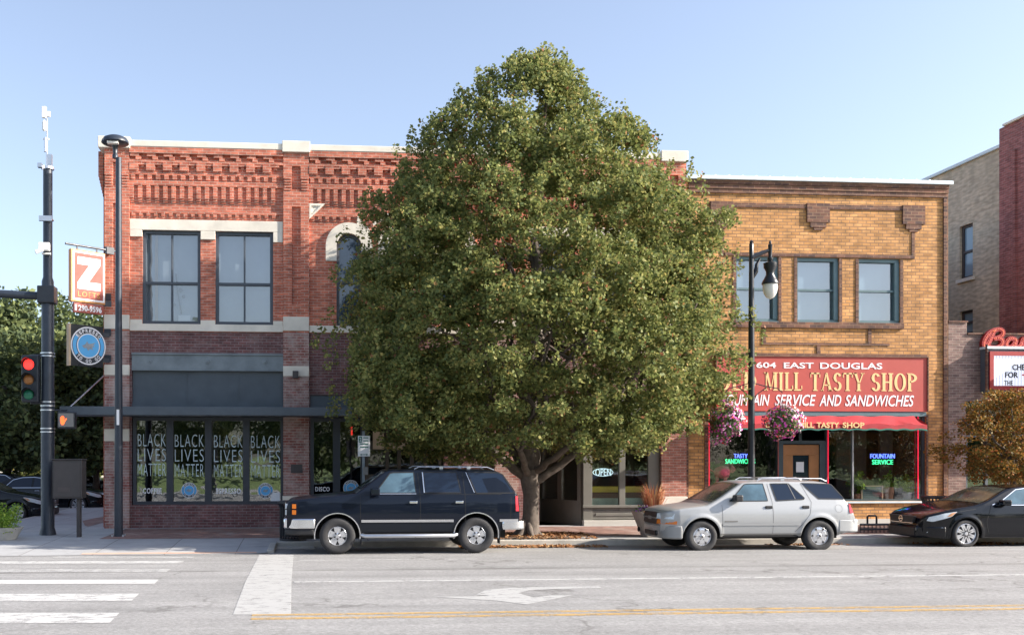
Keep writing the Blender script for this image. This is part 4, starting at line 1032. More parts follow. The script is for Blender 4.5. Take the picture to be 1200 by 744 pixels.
mb = MB(); mb.tube([(tx(1148), YF-.3, dz(405)), (tx(1148), YF-.3, dz(458))], .035, 8); mb.build('side_pipe', 'trim_brick', MQ)

# ---------------------------------------------------------------- taller building behind
XT = 22.7
TBk = thing('tall_building', 'tall building with buff brick side wall and maroon brick front corner beyond the marquee', 'building', (XT+6, 34, 0))
zt = 12.2
def yside(px):
    u = (px-CX)/FPX; return XT*(ct-u*st)/(st+u*ct)
def zside(py, px):
    Yy = yside(px); return Z(py, px, Yy)
yc = yside(1175); ym_ = 27.4
mb = MB()
wz = [(yside(1140), yside(1124.5), zside(326,1132), zside(263.5,1132)), (yside(1140), yside(1124.5), zside(392,1132), zside(364,1132))]
def sidewall(mb, x, y0, y1, z0, z1, holes, m, depth=.2):
    ys = sorted({y0, y1, *[h[0] for h in holes], *[h[1] for h in holes]}); zs = sorted({z0, z1, *[h[2] for h in holes], *[h[3] for h in holes]})
    for a, b in zip(ys, ys[1:]):
        for c, d in zip(zs, zs[1:]):
            if not any(h[0] < (a+b)/2 < h[1] and h[2] < (c+d)/2 < h[3] for h in holes): mb.add([(x,a,c),(x,a,d),(x,b,d),(x,b,c)], [(0,3,2,1)][::1], m)
    for a, b, c, d in holes:
        X2 = x+depth
        for q in ([(x,a,c),(X2,a,c),(X2,a,d),(x,a,d)], [(x,b,c),(x,b,d),(X2,b,d),(X2,b,c)], [(x,a,c),(x,b,c),(X2,b,c),(X2,a,c)], [(x,a,d),(X2,a,d),(X2,b,d),(x,b,d)]): mb.add(q, [(0,1,2,3)], m)
sidewall(mb, XT, yc, 60, 0, zt, wz, 0)
mb.box(XT+.3, XT+14, 59.8, 60, 0, zt, 0); mb.box(XT+.02, XT+14, yc, 60, zt-.4, zt-.3, 2)
mb.build('wall', ['buff_brick', 'maroon_brick', 'roof'], TBk)
zm = zside(136, 1176)-.42
mb = MB(); mb.box(XT-.12, XT+14, ym_, yc, 0, zm)
mb.box(XT-.2, XT-.1205, yside(1196), yside(1193.5), 0, zm-.9)
mb.build('front_block', 'maroon_brick', TBk)
mb = MB(); mb.box(XT-.2, XT+14, ym_-.1, yc-.25, zm, zm+.07); mb.build('coping', 'stone', TBk)
mb = MB(); mb.box(XT-.1, XT+.3, yc+.002, 60, zt, zt+.1); mb.build('coping', 'white_metal', TBk)
for a, b, c, d in wz:
    mb = MB(); xx = XT+.15
    mb.box(xx-.06, xx, a, b, d-.08, d); mb.box(xx-.06, xx, a, b, c, c+.08); mb.box(xx-.06, xx, a, a+.1, c+.08, d-.08); mb.box(xx-.06, xx, b-.1, b, c+.08, d-.08); mb.box(xx-.07, xx-.01, a+.1, b-.1, (c+d)/2-.04, (c+d)/2+.04)
    wn = mb.build('window', 'plaque_dark', TBk); g = MB(); g.add([(xx-.02,a,c),(xx-.02,b,c),(xx-.02,b,d),(xx-.02,a,d)], [(0,1,2,3)]); g.build('pane', 'sky_glass_pale', wn)
    mb = MB(); mb.box(XT-.08, XT+.05, a-.1, b+.1, c-.12, c-.005); mb.build('sill', 'stone', wn)

# ================================================================== TREES AND PLANTS
def leaf_cloud(centers, radii, counts, size, seed, flat=.5, up=0.0):
    """numpy arrays of leaf quads scattered in ellipsoidal clumps"""
    rg = np.random.default_rng(seed)
    c = np.repeat(np.asarray(centers, float), counts, axis=0); r = np.repeat(np.asarray(radii, float), counts, axis=0)
    n = len(c); d = rg.normal(size=(n, 3)); d /= np.linalg.norm(d, axis=1)[:, None]
    if r.ndim == 1: r = r[:, None]
    p = c+d*r*(rg.random((n, 1))**.45)
    a = rg.normal(size=(n, 3)); a[:, 2] = a[:, 2]*.7+up; a /= np.linalg.norm(a, axis=1)[:, None]
    b = np.cross(a, rg.normal(size=(n, 3))); b /= np.linalg.norm(b, axis=1)[:, None]
    s = size*rg.uniform(.65, 1.25, (n, 1))
    return p, a*s*.5, b*s*.5*flat*1.3
def leaf_object(name, p, a, b, m, parent=None, origin=(0, 0, 0), fold=True):
    n = len(p); v = np.empty((n, 4, 3)); v[:, 0] = p-a; v[:, 1] = p+b-a*.1; v[:, 2] = p+a; v[:, 3] = p-b-a*.1
    v = v.reshape(-1, 3)-np.asarray(origin)
    me = bpy.data.meshes.new(name); me.vertices.add(4*n); me.vertices.foreach_set('co', v.ravel())
    me.loops.add(4*n); me.loops.foreach_set('vertex_index', np.arange(4*n)); me.polygons.add(n)
    me.polygons.foreach_set('loop_start', np.arange(0, 4*n, 4)); me.update(calc_edges=True); me.validate()
    me.materials.append(M[m]); o = bpy.data.objects.new(name, me); COL.objects.link(o)
    if parent: o.parent = parent
    return o
def limb(mb, p0, p1, r0, r1, seed, n=7, wob=.08, seg=7):
    rr = random.Random(seed); p0, p1 = Vector(p0), Vector(p1); L = (p1-p0).length; pts = []; rad = []
    for i in range(seg+1):
        t = i/seg; w_ = wob*L*math.sin(math.pi*t)
        pts.append(p0.lerp(p1, t)+Vector((rr.uniform(-1, 1), rr.uniform(-1, 1), rr.uniform(-.3, .3)))*w_*.5+Vector((0, 0, -w_*.3)) if 0 < i < seg else p0.lerp(p1, t)); rad.append(r0+(r1-r0)*t)
    mb.tube(pts, rad, n); return pts

# ---------------------------------------------------------------- the big pear tree
TY = 24.5
base = ground(622, 629, lambda y: walk_z(y))
BT = thing('street_tree', 'big broad pear tree in full green leaf at the kerb between the two parked SUVs', 'tree', (base[0], TY, walk_z(TY)))
tb = Vector((base[0], TY, walk_z(TY)-.03))
mb = MB()
# flared trunk
K = 46.0
def tp(px, py, Y=TY): return Vector(at(px, py, Y))
mb.tube([tp(621, 632), tp(621, 626), tp(621.5, 618), tp(622, 600), tp(622.5, 580), tp(621, 565), tp(620, 550)], [.34, .27, .225, .20, .20, .23, .26], 14)
for k, (dx, dy) in enumerate(((-.4, -.1), (-.3, -.3), (.05, -.42), (.38, -.15), (.3, .25), (-.2, .3))):
    mb.tube([tb+Vector((dx*.2, dy*.2, .42)), tb+Vector((dx*.55, dy*.55, .12)), tb+Vector((dx*1.2, dy*1.2, -.06))], [.09, .09, .04], 7)
limbs = [((618, 560), (566, 520), -.2, .14), ((618, 556), (592, 500), .5, .13), ((620, 556), (612, 470), -.3, .17), ((624, 556), (640, 480), .4, .15),
         ((625, 566), (690, 515), -.4, .11), ((622, 556), (655, 520), -1.2, .10), ((619, 558), (596, 528), -1.3, .10), ((623, 558), (622, 420), 0, .19)]
for i, (a, b, dy, r) in enumerate(limbs):
    p0 = tp(*a); p1 = tp(*b); p1.y += dy; limb(mb, p0, p1, r, r*.7, i, 8, .06)
    rr = random.Random(40+i); cc = tp(635, 330)
    for j in range(4):
        q = Vector((p1.x+rr.uniform(-1.2, 1.2)+(p1.x-tb.x)*1.0, p1.y+rr.uniform(-.9, .9)+(p1.y-tb.y)*.8, p1.z+rr.uniform(.8, 2.8)))
        e = limb(mb, p1, q, r*.62, r*.3, i*9+j, 6, .12)
        for l in range(3):
            q2 = q+Vector((rr.uniform(-1.3, 1.3), rr.uniform(-.9, .9), rr.uniform(.2, 1.7))); limb(mb, q, q2, r*.3, .015, i*31+j*5+l, 5, .15, 5)
limb(mb, tp(622, 430), tp(640, 120), .16, .03, 77, 7, .03, 10)
mb.build('trunk', 'bark', BT, smooth=60)
prof = [(45, 628, 652), (56, 607, 670), (70, 585, 682), (88, 545, 690), (105, 525, 705), (120, 512, 722), (140, 492, 748), (161, 474, 768), (180, 463, 788), (201, 452, 806), (222, 440, 818), (241, 428, 836), (262, 416, 850), (282, 406, 858), (302, 399, 856),
        (322, 394, 858), (342, 390, 866), (362, 385, 874), (382, 380, 882), (403, 377, 884), (425, 376, 880), (443, 380, 874), (463, 386, 862), (483, 392, 850), (498, 412, 840), (510, 430, 815), (521, 450, 790), (532, 478, 745), (540, 505, 700)]
rg = np.random.default_rng(11)
pz = np.array([Z(536-(536-p[0])*.965 if p[0] < 300 else p[0]-8*(p[0] < 380)*0+(300-536)*-.0*0+ (8.26 if p[0] < 310 else 8.26*(536-p[0])/236), 620, TY) for p in prof])[::-1]; pl = np.array([X(p[1], TY) for p in prof])[::-1]; pr = np.array([X(p[2], TY) for p in prof])[::-1]
pl -= .14; pr -= .2; cxs = X(628, TY)
cen = []; rads = []; cnt = []
def crown_r(z, a):
    L, Rr = cxs-np.interp(z, pz, pl), np.interp(z, pz, pr)-cxs; Rm = (L+Rr)/2
    rx = L if math.cos(a) < 0 else Rr; ry = Rm*.92 if math.sin(a) < 0 else min(Rm*.48, 1.75)
    return rx*(1.0 if math.cos(a) < 0 else .975), ry, Rm
boughs = []
while len(boughs) < 190:                     # boughs: where the foliage gathers
    z = pz[0]+(pz[-1]-pz[0])*rg.random(); a = rg.uniform(0, 2*math.pi); rx, ry, Rm = crown_r(z, a)
    if rg.random() > (Rm/5.4)+.05: continue
    f = rg.uniform(.66, .93); boughs.append((cxs+rx*f*math.cos(a), TY+ry*f*math.sin(a), z, rg.uniform(.32, .52)*min(1, .55+Rm/8), a))
def inside(x, y, z, k=1.0):
    a = math.atan2(y-TY, x-cxs); rx, ry, Rm = crown_r(z, a); k *= .965+.05*math.sin(a*5+z*2.1)+.045*math.sin(a*9-z*3.3+1)+.03*math.sin(z*5.2+a); return ((x-cxs)/max(rx, .05))**2+((y-TY)/max(ry, .05))**2 < k*k and pz[0]-.1 < z < pz[-1]+.05
while len(cen) < 3300:
    if rg.random() < .66:
        q = boughs[int(rg.integers(len(boughs)))]; d = rg.normal(size=3)*q[3]; x, y, zz = q[0]+d[0]*1.15+.15*math.cos(q[4]), q[1]+d[1], q[2]+d[2]*.72
        if not inside(x, y, zz, .975): continue
        f = 1
    else:
        z = pz[0]+(pz[-1]-pz[0])*rg.random(); a = rg.uniform(0, 2*math.pi); rx, ry, Rm = crown_r(z, a)
        if rg.random() > (Rm/5.4)**1.3+.06: continue
        f = .15+.72*rg.random()**.5; x, y, zz = cxs+rx*math.cos(a)*f, TY+ry*math.sin(a)*f, z
    if y > YF-.6: continue
    if zz < Z(520, 620, TY) and abs(x-cxs) < .9 and y < TY: continue
    cr = rg.uniform(.2, .34)
    cen.append((x, y, zz)); rads.append((cr, cr, cr*.75)); cnt.append(int(rg.integers(58, 100)*(.55 if f < .6 else 1)))
for _ in range(330):                          # low front boughs that hang over the fork
    ppx, ppy, yy = rg.uniform(455, 800), rg.uniform(425, 522), rg.uniform(21.2, 23.6)
    if ppy > 535-abs(ppx-632)*.16: continue
    q = at(ppx, ppy, yy); cen.append(q); rads.append((.3, .3, .2)); cnt.append(62)
p, a, b = leaf_cloud(cen, rads, cnt, .092, 5, .6)
# drooping outer sprigs
cen2 = []; 
for _ in range(520):
    z = pz[0]+(pz[-1]-pz[0])*rg.random(); a_ = rg.uniform(0, 2*math.pi)
    L, Rr = cxs-np.interp(z, pz, pl), np.interp(z, pz, pr)-cxs; rx = L if math.cos(a_) < 0 else Rr; ry = (L+Rr)/2*.82 if math.sin(a_) < 0 else min(1.9, (L+Rr)*.3)
    k_ = rg.uniform(.84, 1.06); cen2.append((cxs+rx*math.cos(a_)*k_, min(YF-.3, TY+ry*math.sin(a_)*k_), z))
p2, a2, b2 = leaf_cloud(cen2, [(.13, .13, .26)]*len(cen2), [30]*len(cen2), .09, 6, .6)
leaf_object('crown', np.vstack((p, p2)), np.vstack((a, a2)), np.vstack((b, b2)), 'pear_leaf', BT, ORIG[BT.name])
print('leaves', len(p)+len(p2))

def bushy_tree(label, x, y, h, rad, zlow, m, seed, name='tree', n=150, per=60, size=.22, group=None, trunk_r=.16, z0=.0, cat='tree'):
    t = thing(name, label, cat, (x, y, z0), group); rg = np.random.default_rng(seed)
    mb = MB(); mb.tube([(x, y, z0-.1), (x+.05, y, z0+zlow), (x, y, z0+h*.8)], [trunk_r*1.2, trunk_r, .03], 8)
    for k in range(7):
        a = rg.uniform(0, 6.28); zz = z0+zlow+(h-zlow)*rg.uniform(.0, .5); limb(mb, (x, y, zz), (x+math.cos(a)*rad*.75, y+math.sin(a)*rad*.75, zz+rad*.6), trunk_r*.5, .02, seed*10+k, 5)
    mb.build('trunk', 'bark', t, smooth=60)
    cen = []; 
    for _ in range(n):
        u = rg.random(); z = zlow+(h-zlow)*u; rr = rad*(math.sin(math.pi*min(1, (u*.85+.12)))**.6); a = rg.uniform(0, 6.28); f = rg.random()**.45
        f *= .62+.45*math.sin(a*2.5+seed+z*.9)**2; u += .12*math.sin(a*3+seed)*(u > .5); z = zlow+(h-zlow)*u
        cen.append((x+rr*f*math.cos(a), y+rr*f*math.sin(a), z0+z))
    rr_ = rad*.22; p, a, b = leaf_cloud(cen, [(rr_, rr_, rr_*.75)]*n, [per]*n, size, seed)
    leaf_object('crown', p, a, b, m, t, ORIG[t.name]); return t
# small golden tree in front of the theatre
ax_, ay_ = X(1186, 24.6), 24.6
AT = thing('small_tree', 'small tree turning orange and yellow in front of the marquee', 'tree', (ax_, ay_, .1))
mb = MB(); mb.tube([(ax_, ay_, .05), (ax_+.03, ay_, 1.3), (ax_, ay_, 2.2)], [.10, .07, .06], 8)
rg = np.random.default_rng(3); cen = []
for k in range(9):
    a = k*.7; e = (ax_+math.cos(a)*1.25, ay_+math.sin(a)*.9, 2.6+.12*k); limb(mb, (ax_, ay_, 1.7+.05*k), e, .045, .012, k, 6)
mb.build('trunk', 'bark', AT, smooth=60)
while len(cen) < 300:
    a = rg.uniform(0, 6.28); u = rg.random(); z = 1.45+2.35*u; rr = 1.95*math.sin(math.pi*(.18+.75*u))**.7; f = rg.random()**.5
    f *= .82+.22*math.sin(a*4+z*2)
    cen.append((ax_+rr*f*math.cos(a), ay_+rr*f*math.sin(a)*.8, z))
p, a, b = leaf_cloud(cen, [(.26, .26, .15)]*len(cen), [66]*len(cen), .075, 8)
leaf_object('crown', p, a, b, 'autumn_leaf', AT, ORIG[AT.name])

# leaf litter
rg = np.random.default_rng(4)
def litter(name, label, x0, x1, y0, y1, n, zf, seed):
    rg = np.random.default_rng(seed); x = rg.normal((x0+x1)/2, (x1-x0)/4, n).clip(x0, x1); y = y0+(y1-y0)*rg.random(n)
    z = np.array([zf(v) for v in y])+rg.uniform(.008, .03, n); a = np.stack((rg.normal(size=n), rg.normal(size=n), rg.normal(size=n)*.35), 1); a /= np.linalg.norm(a, axis=1)[:, None]
    b = np.cross(a, np.stack((rg.normal(size=n)*.3, rg.normal(size=n)*.3, np.ones(n)), 1)); b /= np.linalg.norm(b, axis=1)[:, None]
    s = rg.uniform(.03, .055, (n, 1)); o = leaf_object(name, np.stack((x, y, z), 1), a*s, b*s*.7, 'litter_leaf')
    tag(o, label, 'fallen leaves', kind='stuff')
litter('gutter_leaves', 'brown fallen leaves along the gutter behind the dark SUV', X(540, 23), X(705, 23), 22.55, 23.25, 1500, lambda y: road_z(y), 1)
litter('fallen_leaves', 'brown fallen leaves on the ground round the tree trunk', X(568, 24.3), X(690, 24.3), 23.5, 25.1, 2200, lambda y: walk_z(y)+.004, 2)
litter('gutter_leaves', 'few brown leaves in the gutter under the silver SUV', X(900, 23), X(985, 23), 22.6, 23.25, 260, lambda y: road_z(y), 3)
litter('gutter_leaves', 'few brown leaves in the gutter under the black sedan', X(1070, 23), X(1200, 23), 22.3, 23.25, 300, lambda y: road_z(y), 5)
mb = MB(); mb.box(tb.x-.9, tb.x+.9, 23.55, 25.15, .0, walk_z(25.1)+.006); struct(mb.build('tree_pit', 'soil'))

# ================================================================== STREET FURNITURE
def collar(mb, x, y, z, r, h=.03, m=0): mb.lathe([(r, z-h/2), (r+.018, z-h/2), (r+.018, z+h/2), (r, z+h/2)], (x, y, 0), 'z', 20, m)
# traffic signal pole on the corner
py_ = 22.2; pos = ground(56, 629, lambda y: .06); py_ = pos[1]; px_ = pos[0]
zz = lambda py: Z(py, 57, py_)
SP = thing('traffic_signal_pole', 'tall dark signal pole with red traffic light and mast arm at the corner', 'traffic light', (px_, py_, bz(0, py_) if py_ < YK else .09))
g0 = .06
mb = MB(); mb.lathe([(0, g0), (.21, g0), (.205, g0+.1), (.165, g0+.25), (.165, zz(470)), (.155, zz(450)), (.15, zz(330)), (.115, zz(325)), (.115, zz(199)), (.0, zz(199))], (px_, py_, 0), 'z', 24)
mb.build('pole', 'pole_paint', SP, smooth=40)
mb = MB(); mb.box(px_-.36, px_+.42, py_-.28, py_+.28, g0-.05, g0+.03); mb.build('base_plate', 'concrete', SP, bevel=.02)
mb = MB()
for q in (258, 414, 417.5, 471, 475.5, 480.5, 502, 506): collar(mb, px_, py_, zz(q), .13 if q < 300 else .16)
mb.build('band', 'silver', SP, smooth=40)
mb = MB(); mb.box(px_-.22, px_+.2, py_-.2, py_+.2, zz(356), zz(336)); mb.build('arm_clamp', 'black_paint', SP, bevel=.02)
mb = MB(); mb.tube([(px_-.15, py_, zz(347)), (px_-2.6, py_-.1, zz(343)), (px_-6, py_-.2, zz(336))], [.10, .10, .085], 14); mb.build('mast_arm', 'pole_paint', SP, smooth=40)
# antenna mast
mb = MB(); mb.tube([(px_+.0, py_-.08, zz(200)), (px_-.0, py_-.08, zz(135))], .022, 8); mb.box(px_-.02, px_+.12, py_-.1, py_+.0, zz(199), zz(182))
mb.tube([(px_-.03, py_-.12, zz(180)), (px_-.03, py_-.12, zz(163))], .035, 8)
mb.build('antenna_mast', 'silver', SP, smooth=40)
mb = MB(); mb.box(px_-.10, px_+.0, py_-.2, py_-.1, zz(141), zz(128)); mb.box(px_+.02, px_+.09, py_-.15, py_-.09, zz(139), zz(133)); mb.lathe([(0, zz(157)), (.05, zz(155)), (.055, zz(146)), (0, zz(143))], (px_-.05, py_-.15, 0), 'z', 12)
mb.box(px_-.09, px_+.06, py_-.13, py_-.1, zz(166), zz(164)); mb.build('antenna', 'white_paint', SP, bevel=.008)
mb = MB(); collar(mb, px_, py_, zz(197.5), .14, .06); mb.box(px_-.2, px_-.1, py_-.22, py_-.1, zz(199), zz(194)); mb.box(px_-.17, px_+.15, py_-.2, py_-.13, zz(261), zz(255)); mb.build('bracket', 'silver', SP, split='loose')
mb = MB(); mb.box(px_-.16, px_+.10, py_-.30, py_-.14, zz(296), zz(287)); mb.tube([(px_-.22, py_-.32, zz(299)), (px_-.05, py_-.26, zz(295))], .05, 10); mb.box(px_-.1, px_+.12, py_-.2, py_-.12, zz(300), zz(298)); mb.build('camera_unit', 'white_paint', SP, bevel=.01)
# three-lamp head facing the street
hx = X(34.5, py_-.25); hy = py_-.25
zh_ = lambda py: Z(py, 34, hy)
mb = MB(); mb.box(hx-.20, hx+.22, hy, hy+.22, zh_(471), zh_(416)); mb.build('signal_head', 'black_paint', SP, bevel=.03)
ang = R(-35)
for py, mm in ((427, 'signal_red'), (444.5, 'signal_amber'), (462, 'signal_green')):
    zc = zh_(py)
    mb = MB(); mb.lathe([(.13, 0), (.12, .02), (.08, .04), (0, .05)], (hx-.02, hy, zc), 'y', 20); ln = mb.build('lens', mm, SP, smooth=50)
    mb = MB(); n = 14
    for k in range(n):
        a, b = R(-20)+R(220)*k/n, R(-20)+R(220)*(k+1)/n
        for (r, o) in ((.155, 0),):
            d0 = .06+.16*max(0, math.sin((a)/1)); d1 = .06+.16*max(0, math.sin(b))
            A = (hx-.02+r*math.cos(a), hy+.0, zc+r*math.sin(a)); B = (hx-.02+r*math.cos(b), hy, zc+r*math.sin(b))
            mb.add([A, B, (B[0], hy-d1, B[2]), (A[0], hy-d0, A[2])], [(0, 1, 2, 3)])
    mb.build('visor', 'black_paint', SP)
mb = MB(); 
for q in (416, 472): mb.tube([(hx, hy+.1, zh_(q)), (px_, py_, zz(q))], .025, 8)
mb.build('bracket', 'black_paint', SP)
# walk signal
wx = X(77.5, py_-.2); wy = py_-.2; zw_ = lambda py: Z(py, 77, wy)
mb = MB(); mb.box(wx-.22, wx+.22, wy, wy+.2, zw_(502), zw_(482)); mb.build('walk_signal', 'black_paint', SP, bevel=.03)
mb = MB(); mb.box(wx-.185, wx+.185, wy-.012, wy, zw_(500), zw_(484)); mb.build('signal_face', 'clad_grey', SP)
def hand(mb, cx, cz, s, y):
    mb.prism([(cx-.30*s, cz-.15*s), (cx-.18*s, cz-.55*s), (cx+.12*s, cz-.55*s), (cx+.30*s, cz-.12*s), (cx+.52*s, cz+.20*s), (cx+.42*s, cz+.28*s), (cx+.16*s, cz+.0*s), (cx+.10*s, cz+.10*s), (cx-.30*s, cz+.10*s)], y-.006, y)
    for k, (dx, h) in enumerate(((-.25, .38), (-.12, .5), (.01, .55), (.13, .44))):
        mb.prism([(cx+(dx-.05)*s, cz+.08*s), (cx+(dx+.05)*s, cz+.08*s), (cx+(dx+.05)*s, cz+h*s), (cx+dx*s, cz+(h+.05)*s), (cx+(dx-.05)*s, cz+h*s)], y-.007-.0003*k, y)
mb = MB(); hand(mb, wx-.08, zw_(492.5), .20, wy-.013); mb.build('hand_symbol', 'hand_orange', SP)
mb = MB(); mb.tube([(wx, wy+.1, zw_(480.5)), (px_, py_, zz(480.5))], .02, 8); mb.build('bracket', 'black_paint', SP)
# control cabinet on a post behind the pole
cy_ = 24.6; CB = thing('control_cabinet', 'brown metal control cabinet standing behind the signal pole', 'cabinet', (X(78, cy_), cy_, .1))
mb = MB(); mb.box(X(61.5, cy_), X(96, cy_), cy_, cy_+.5, Z(584, 78, cy_), Z(539, 78, cy_)); mb.box(X(60.5, cy_), X(97, cy_), cy_-.03, cy_+.53, Z(539, 78, cy_)+.001, Z(537.5, 78, cy_)); mb.build('cabinet', 'cabinet_paint', CB, bevel=.015)
mb = MB(); mb.box(X(63.5, cy_), X(94, cy_), cy_-.02, cy_-.002, Z(582, 78, cy_), Z(541, 78, cy_)); d_ = mb.build('door', 'cabinet_paint', CB, bevel=.006)
mb = MB(); mb.box(X(68, cy_), X(82, cy_), cy_-.03, cy_-.021, Z(576, 78, cy_), Z(571, 78, cy_)); mb.build('louvre', 'plaque_dark', d_)
mb = MB(); mb.box(X(88, cy_), X(92, cy_), cy_+.15, cy_+.35, .05, Z(584, 78, cy_)-.002); mb.build('leg', 'cabinet_paint', CB)

# slim lamp post with a disc head
ly = ground(139, 630, lambda y: .07)[1]; lx = X(139, ly); lz = lambda py: Z(py, 137, ly)
LP = thing('lamp_post', 'slim dark street light with flat round head in front of the brick corner', 'street lamp', (lx, ly, .08))
mb = MB(); mb.lathe([(.115, .05), (.105, .4), (.1, lz(500)), (.085, lz(380)), (.07, lz(185)), (.0, lz(184))], (lx, ly, 0), 'z', 20); mb.build('pole', 'pole_paint', LP, smooth=40)
hx2 = X(135, ly)
mb = MB(); h = lz(167)
mb.lathe([(0, lz(159.5)-h), (.18, lz(160.3)-h), (.28, lz(162.5)-h), (.33, lz(166)-h), (.335, lz(168)-h), (.30, lz(169.3)-h), (.09, lz(171)-h), (.06, lz(174)-h), (.05, lz(181)-h), (.07, lz(182)-h), (.07, lz(186)-h), (0, lz(186)-h)], (hx2, ly, h), 'z', 32); mb.build('lamp_head', 'pole_paint', LP, smooth=50)
mb = MB(); mb.box(hx2-.15, hx2+.12, ly-.27, ly-.14, lz(171.8), lz(168.8)); mb.build('light_panel', 'lamp_white', LP)
mb = MB(); mb.box(lx-.16, lx+.16, ly-.16, ly+.16, .04, .095)
for a in (-.13, .13):
    for b in (-.13, .13): mb.box(lx+a-.02, lx+a+.02, ly+b-.02, ly+b+.02, .095, .16)
mb.build('base_plate', 'silver', LP)
mb = MB(); mb.box(lx-.03, lx+.035, ly-.112, ly-.1, lz(498), lz(480)); mb.build('sticker', 'paper', LP)

# blade signs at 45 degrees on the corner
def place_sign(th, cx_px, cy_py, Y, ang):
    p = at(cx_px, cy_py, Y); th.location = p; th.rotation_euler = (0, 0, ang)
al = R(40)
YS_ = 26.5
def kk(px): return px
# local frame: x along the board (right = towards the wall), z up, front face at y=-.04
wS = .98/1.0; hS = 1.37
NL = thing('hanging_sign', 'orange edged square sign with white angular letter hung from the corner', 'sign', (0, 0, 0))
mb = MB(); mb.box(-wS/2, wS/2, -.07, .07, -hS/2, hS/2); mb.build('board', 'sign_orange', NL, bevel=.01)
mb = MB(); frame(mb, -wS/2+.05, wS/2-.02, -hS/2+.05, hS/2-.04, -.071, .045, .005); mb.build('border', 'sign_white', NL)
mb = MB(); mb.box(-wS/2+.095, wS/2-.065, -.0745, -.0715, -hS/2+.095, hS/2-.085); mb.build('panel', 'sign_brown', NL)
mb = MB(); a0, a1, b0, b1 = -.31, .34, -.34, .50
mb.prism([(a0, b1), (a1, b1), (a1, b1-.17), (a0+.32, b0+.20), (a1, b0+.20), (a1, b0), (a0, b0), (a0, b0+.17), (a1-.32, b1-.20), (a0, b1-.20)], -.082, -.075); mb.build('letter', 'sign_white', NL)
mb = MB(); add_text(mb, 'LOFTS', -.30, .33, -.54, -.40, -.075, .006, spacing=1.2, bold=.02); mb.build('lettering', 'sign_orange', NL)
mb = MB(); mb.box(-wS/2+.1, wS/2-.03, -.04, .04, -hS/2-.27, -hS/2-.02); pl_ = mb.build('phone_panel', 'sign_brown', NL)
mb = MB(); add_text(mb, '290-9596', -.27, .40, -hS/2-.23, -hS/2-.07, -.041, .006, bold=.03); mb.box(-.37, -.31, -.047, -.041, -hS/2-.23, -hS/2-.07); mb.build('lettering', 'sign_white', pl_)
mb = MB(); mb.tube([(-wS/2-.12, 0, hS/2+.12), (wS/2+.35, 0, hS/2+.12)], .03, 10); mb.box(-.3, -.26, -.015, .015, hS/2, hS/2+.12); mb.box(.26, .3, -.015, .015, hS/2, hS/2+.12); mb.build('arm', 'storefront_frame', NL)
mb = MB(); mb.box(wS/2-.01, wS/2+.2, -.04, .04, -hS/2-.02, -hS/2+.12); mb.box(wS/2+.06, wS/2+.28, -.05, .05, hS/2+.02, hS/2+.2); mb.build('bracket', 'storefront_frame', NL, split='loose')
place_sign(NL, 102, 325, YS_, al)
ES = thing('hanging_sign', 'dark blade sign with blue coffee roundel below the square sign', 'sign', (0, 0, 0))
mb = MB(); mb.box(-.55, .42, -.05, .05, -.54, .54); mb.box(-.56, -.5, -.06, .06, -.55, .55, 1); mb.build('board', ['black_paint', 'tan_wood'], ES)
mb = MB(); mb.xform(lambda p: p); roundel(mb, .0, 0, .50, -.051); mb.build('roundel', ['sign_white', 'storefront_frame', 'roundel_blue', 'bird_grey'], ES)
mb = MB(); mb.box(.42, .62, -.04, .04, .28, .40); mb.box(.42, .62, -.04, .04, -.40, -.28); mb.build('bracket', 'storefront_frame', ES, split='loose')
place_sign(ES, 102.5, 405.5, YS_, al)
# plates on the wall that carry them
mb = MB()
for q in (296, 350, 391, 421): mb.box(fx(123.2), fx(131), YF-P-.06, YF-P-.005, fz(q+4.5), fz(q-3.5))
mb.build('sign_mount', 'storefront_frame', BR)

# parking sign beside the dark SUV
sy_ = 23.9; PS = thing('parking_sign', 'small white and green parking sign on a thin grey post behind the dark SUV', 'sign', (X(426, sy_), sy_, .1))
mb = MB(); mb.box(X(424.5, sy_), X(427.5, sy_), sy_, sy_+.05, .05, Z(505, 426, sy_)); mb.build('post', 'steel_pale', PS)
a_, b_ = X(419.5, sy_), X(433.5, sy_); zA, zB = Z(534.5, 426, sy_), Z(510.5, 426, sy_)
mb = MB(); mb.box(a_, b_, sy_-.015, sy_-.002, zA, zB); mb.build('plate', 'paper', PS, bevel=.004)
mb = MB(); mb.box(a_+.02, a_+.10, sy_-.018, sy_-.0155, zB-.16, zB-.02); mb.box(a_+.08, b_-.08, sy_-.018, sy_-.0155, zA+.035, zA+.05); mb.prism([(a_+.04, zA+.042), (a_+.09, zA+.065), (a_+.09, zA+.02)], sy_-.018, sy_-.0155); mb.prism([(b_-.04, zA+.042), (b_-.09, zA+.065), (b_-.09, zA+.02)], sy_-.018, sy_-.0155)
for k in range(4): mb.box(a_+.13 if k < 2 else a_+.05, b_-.04, sy_-.018, sy_-.0155, zB-.06-k*.075, zB-.035-k*.075)
mb.build('marking', 'awning_green', PS)
mb = MB(); add_text(mb, '2', a_+.035, a_+.085, zB-.135, zB-.045, sy_-.0185, .003, bold=.02); mb.build('lettering', 'paper', PS)
mb = MB(); mb.box(X(425.5, sy_), X(431, sy_), sy_-.03, sy_, Z(556, 426, sy_), Z(547, 426, sy_)); mb.build('box', 'clad_grey', PS)

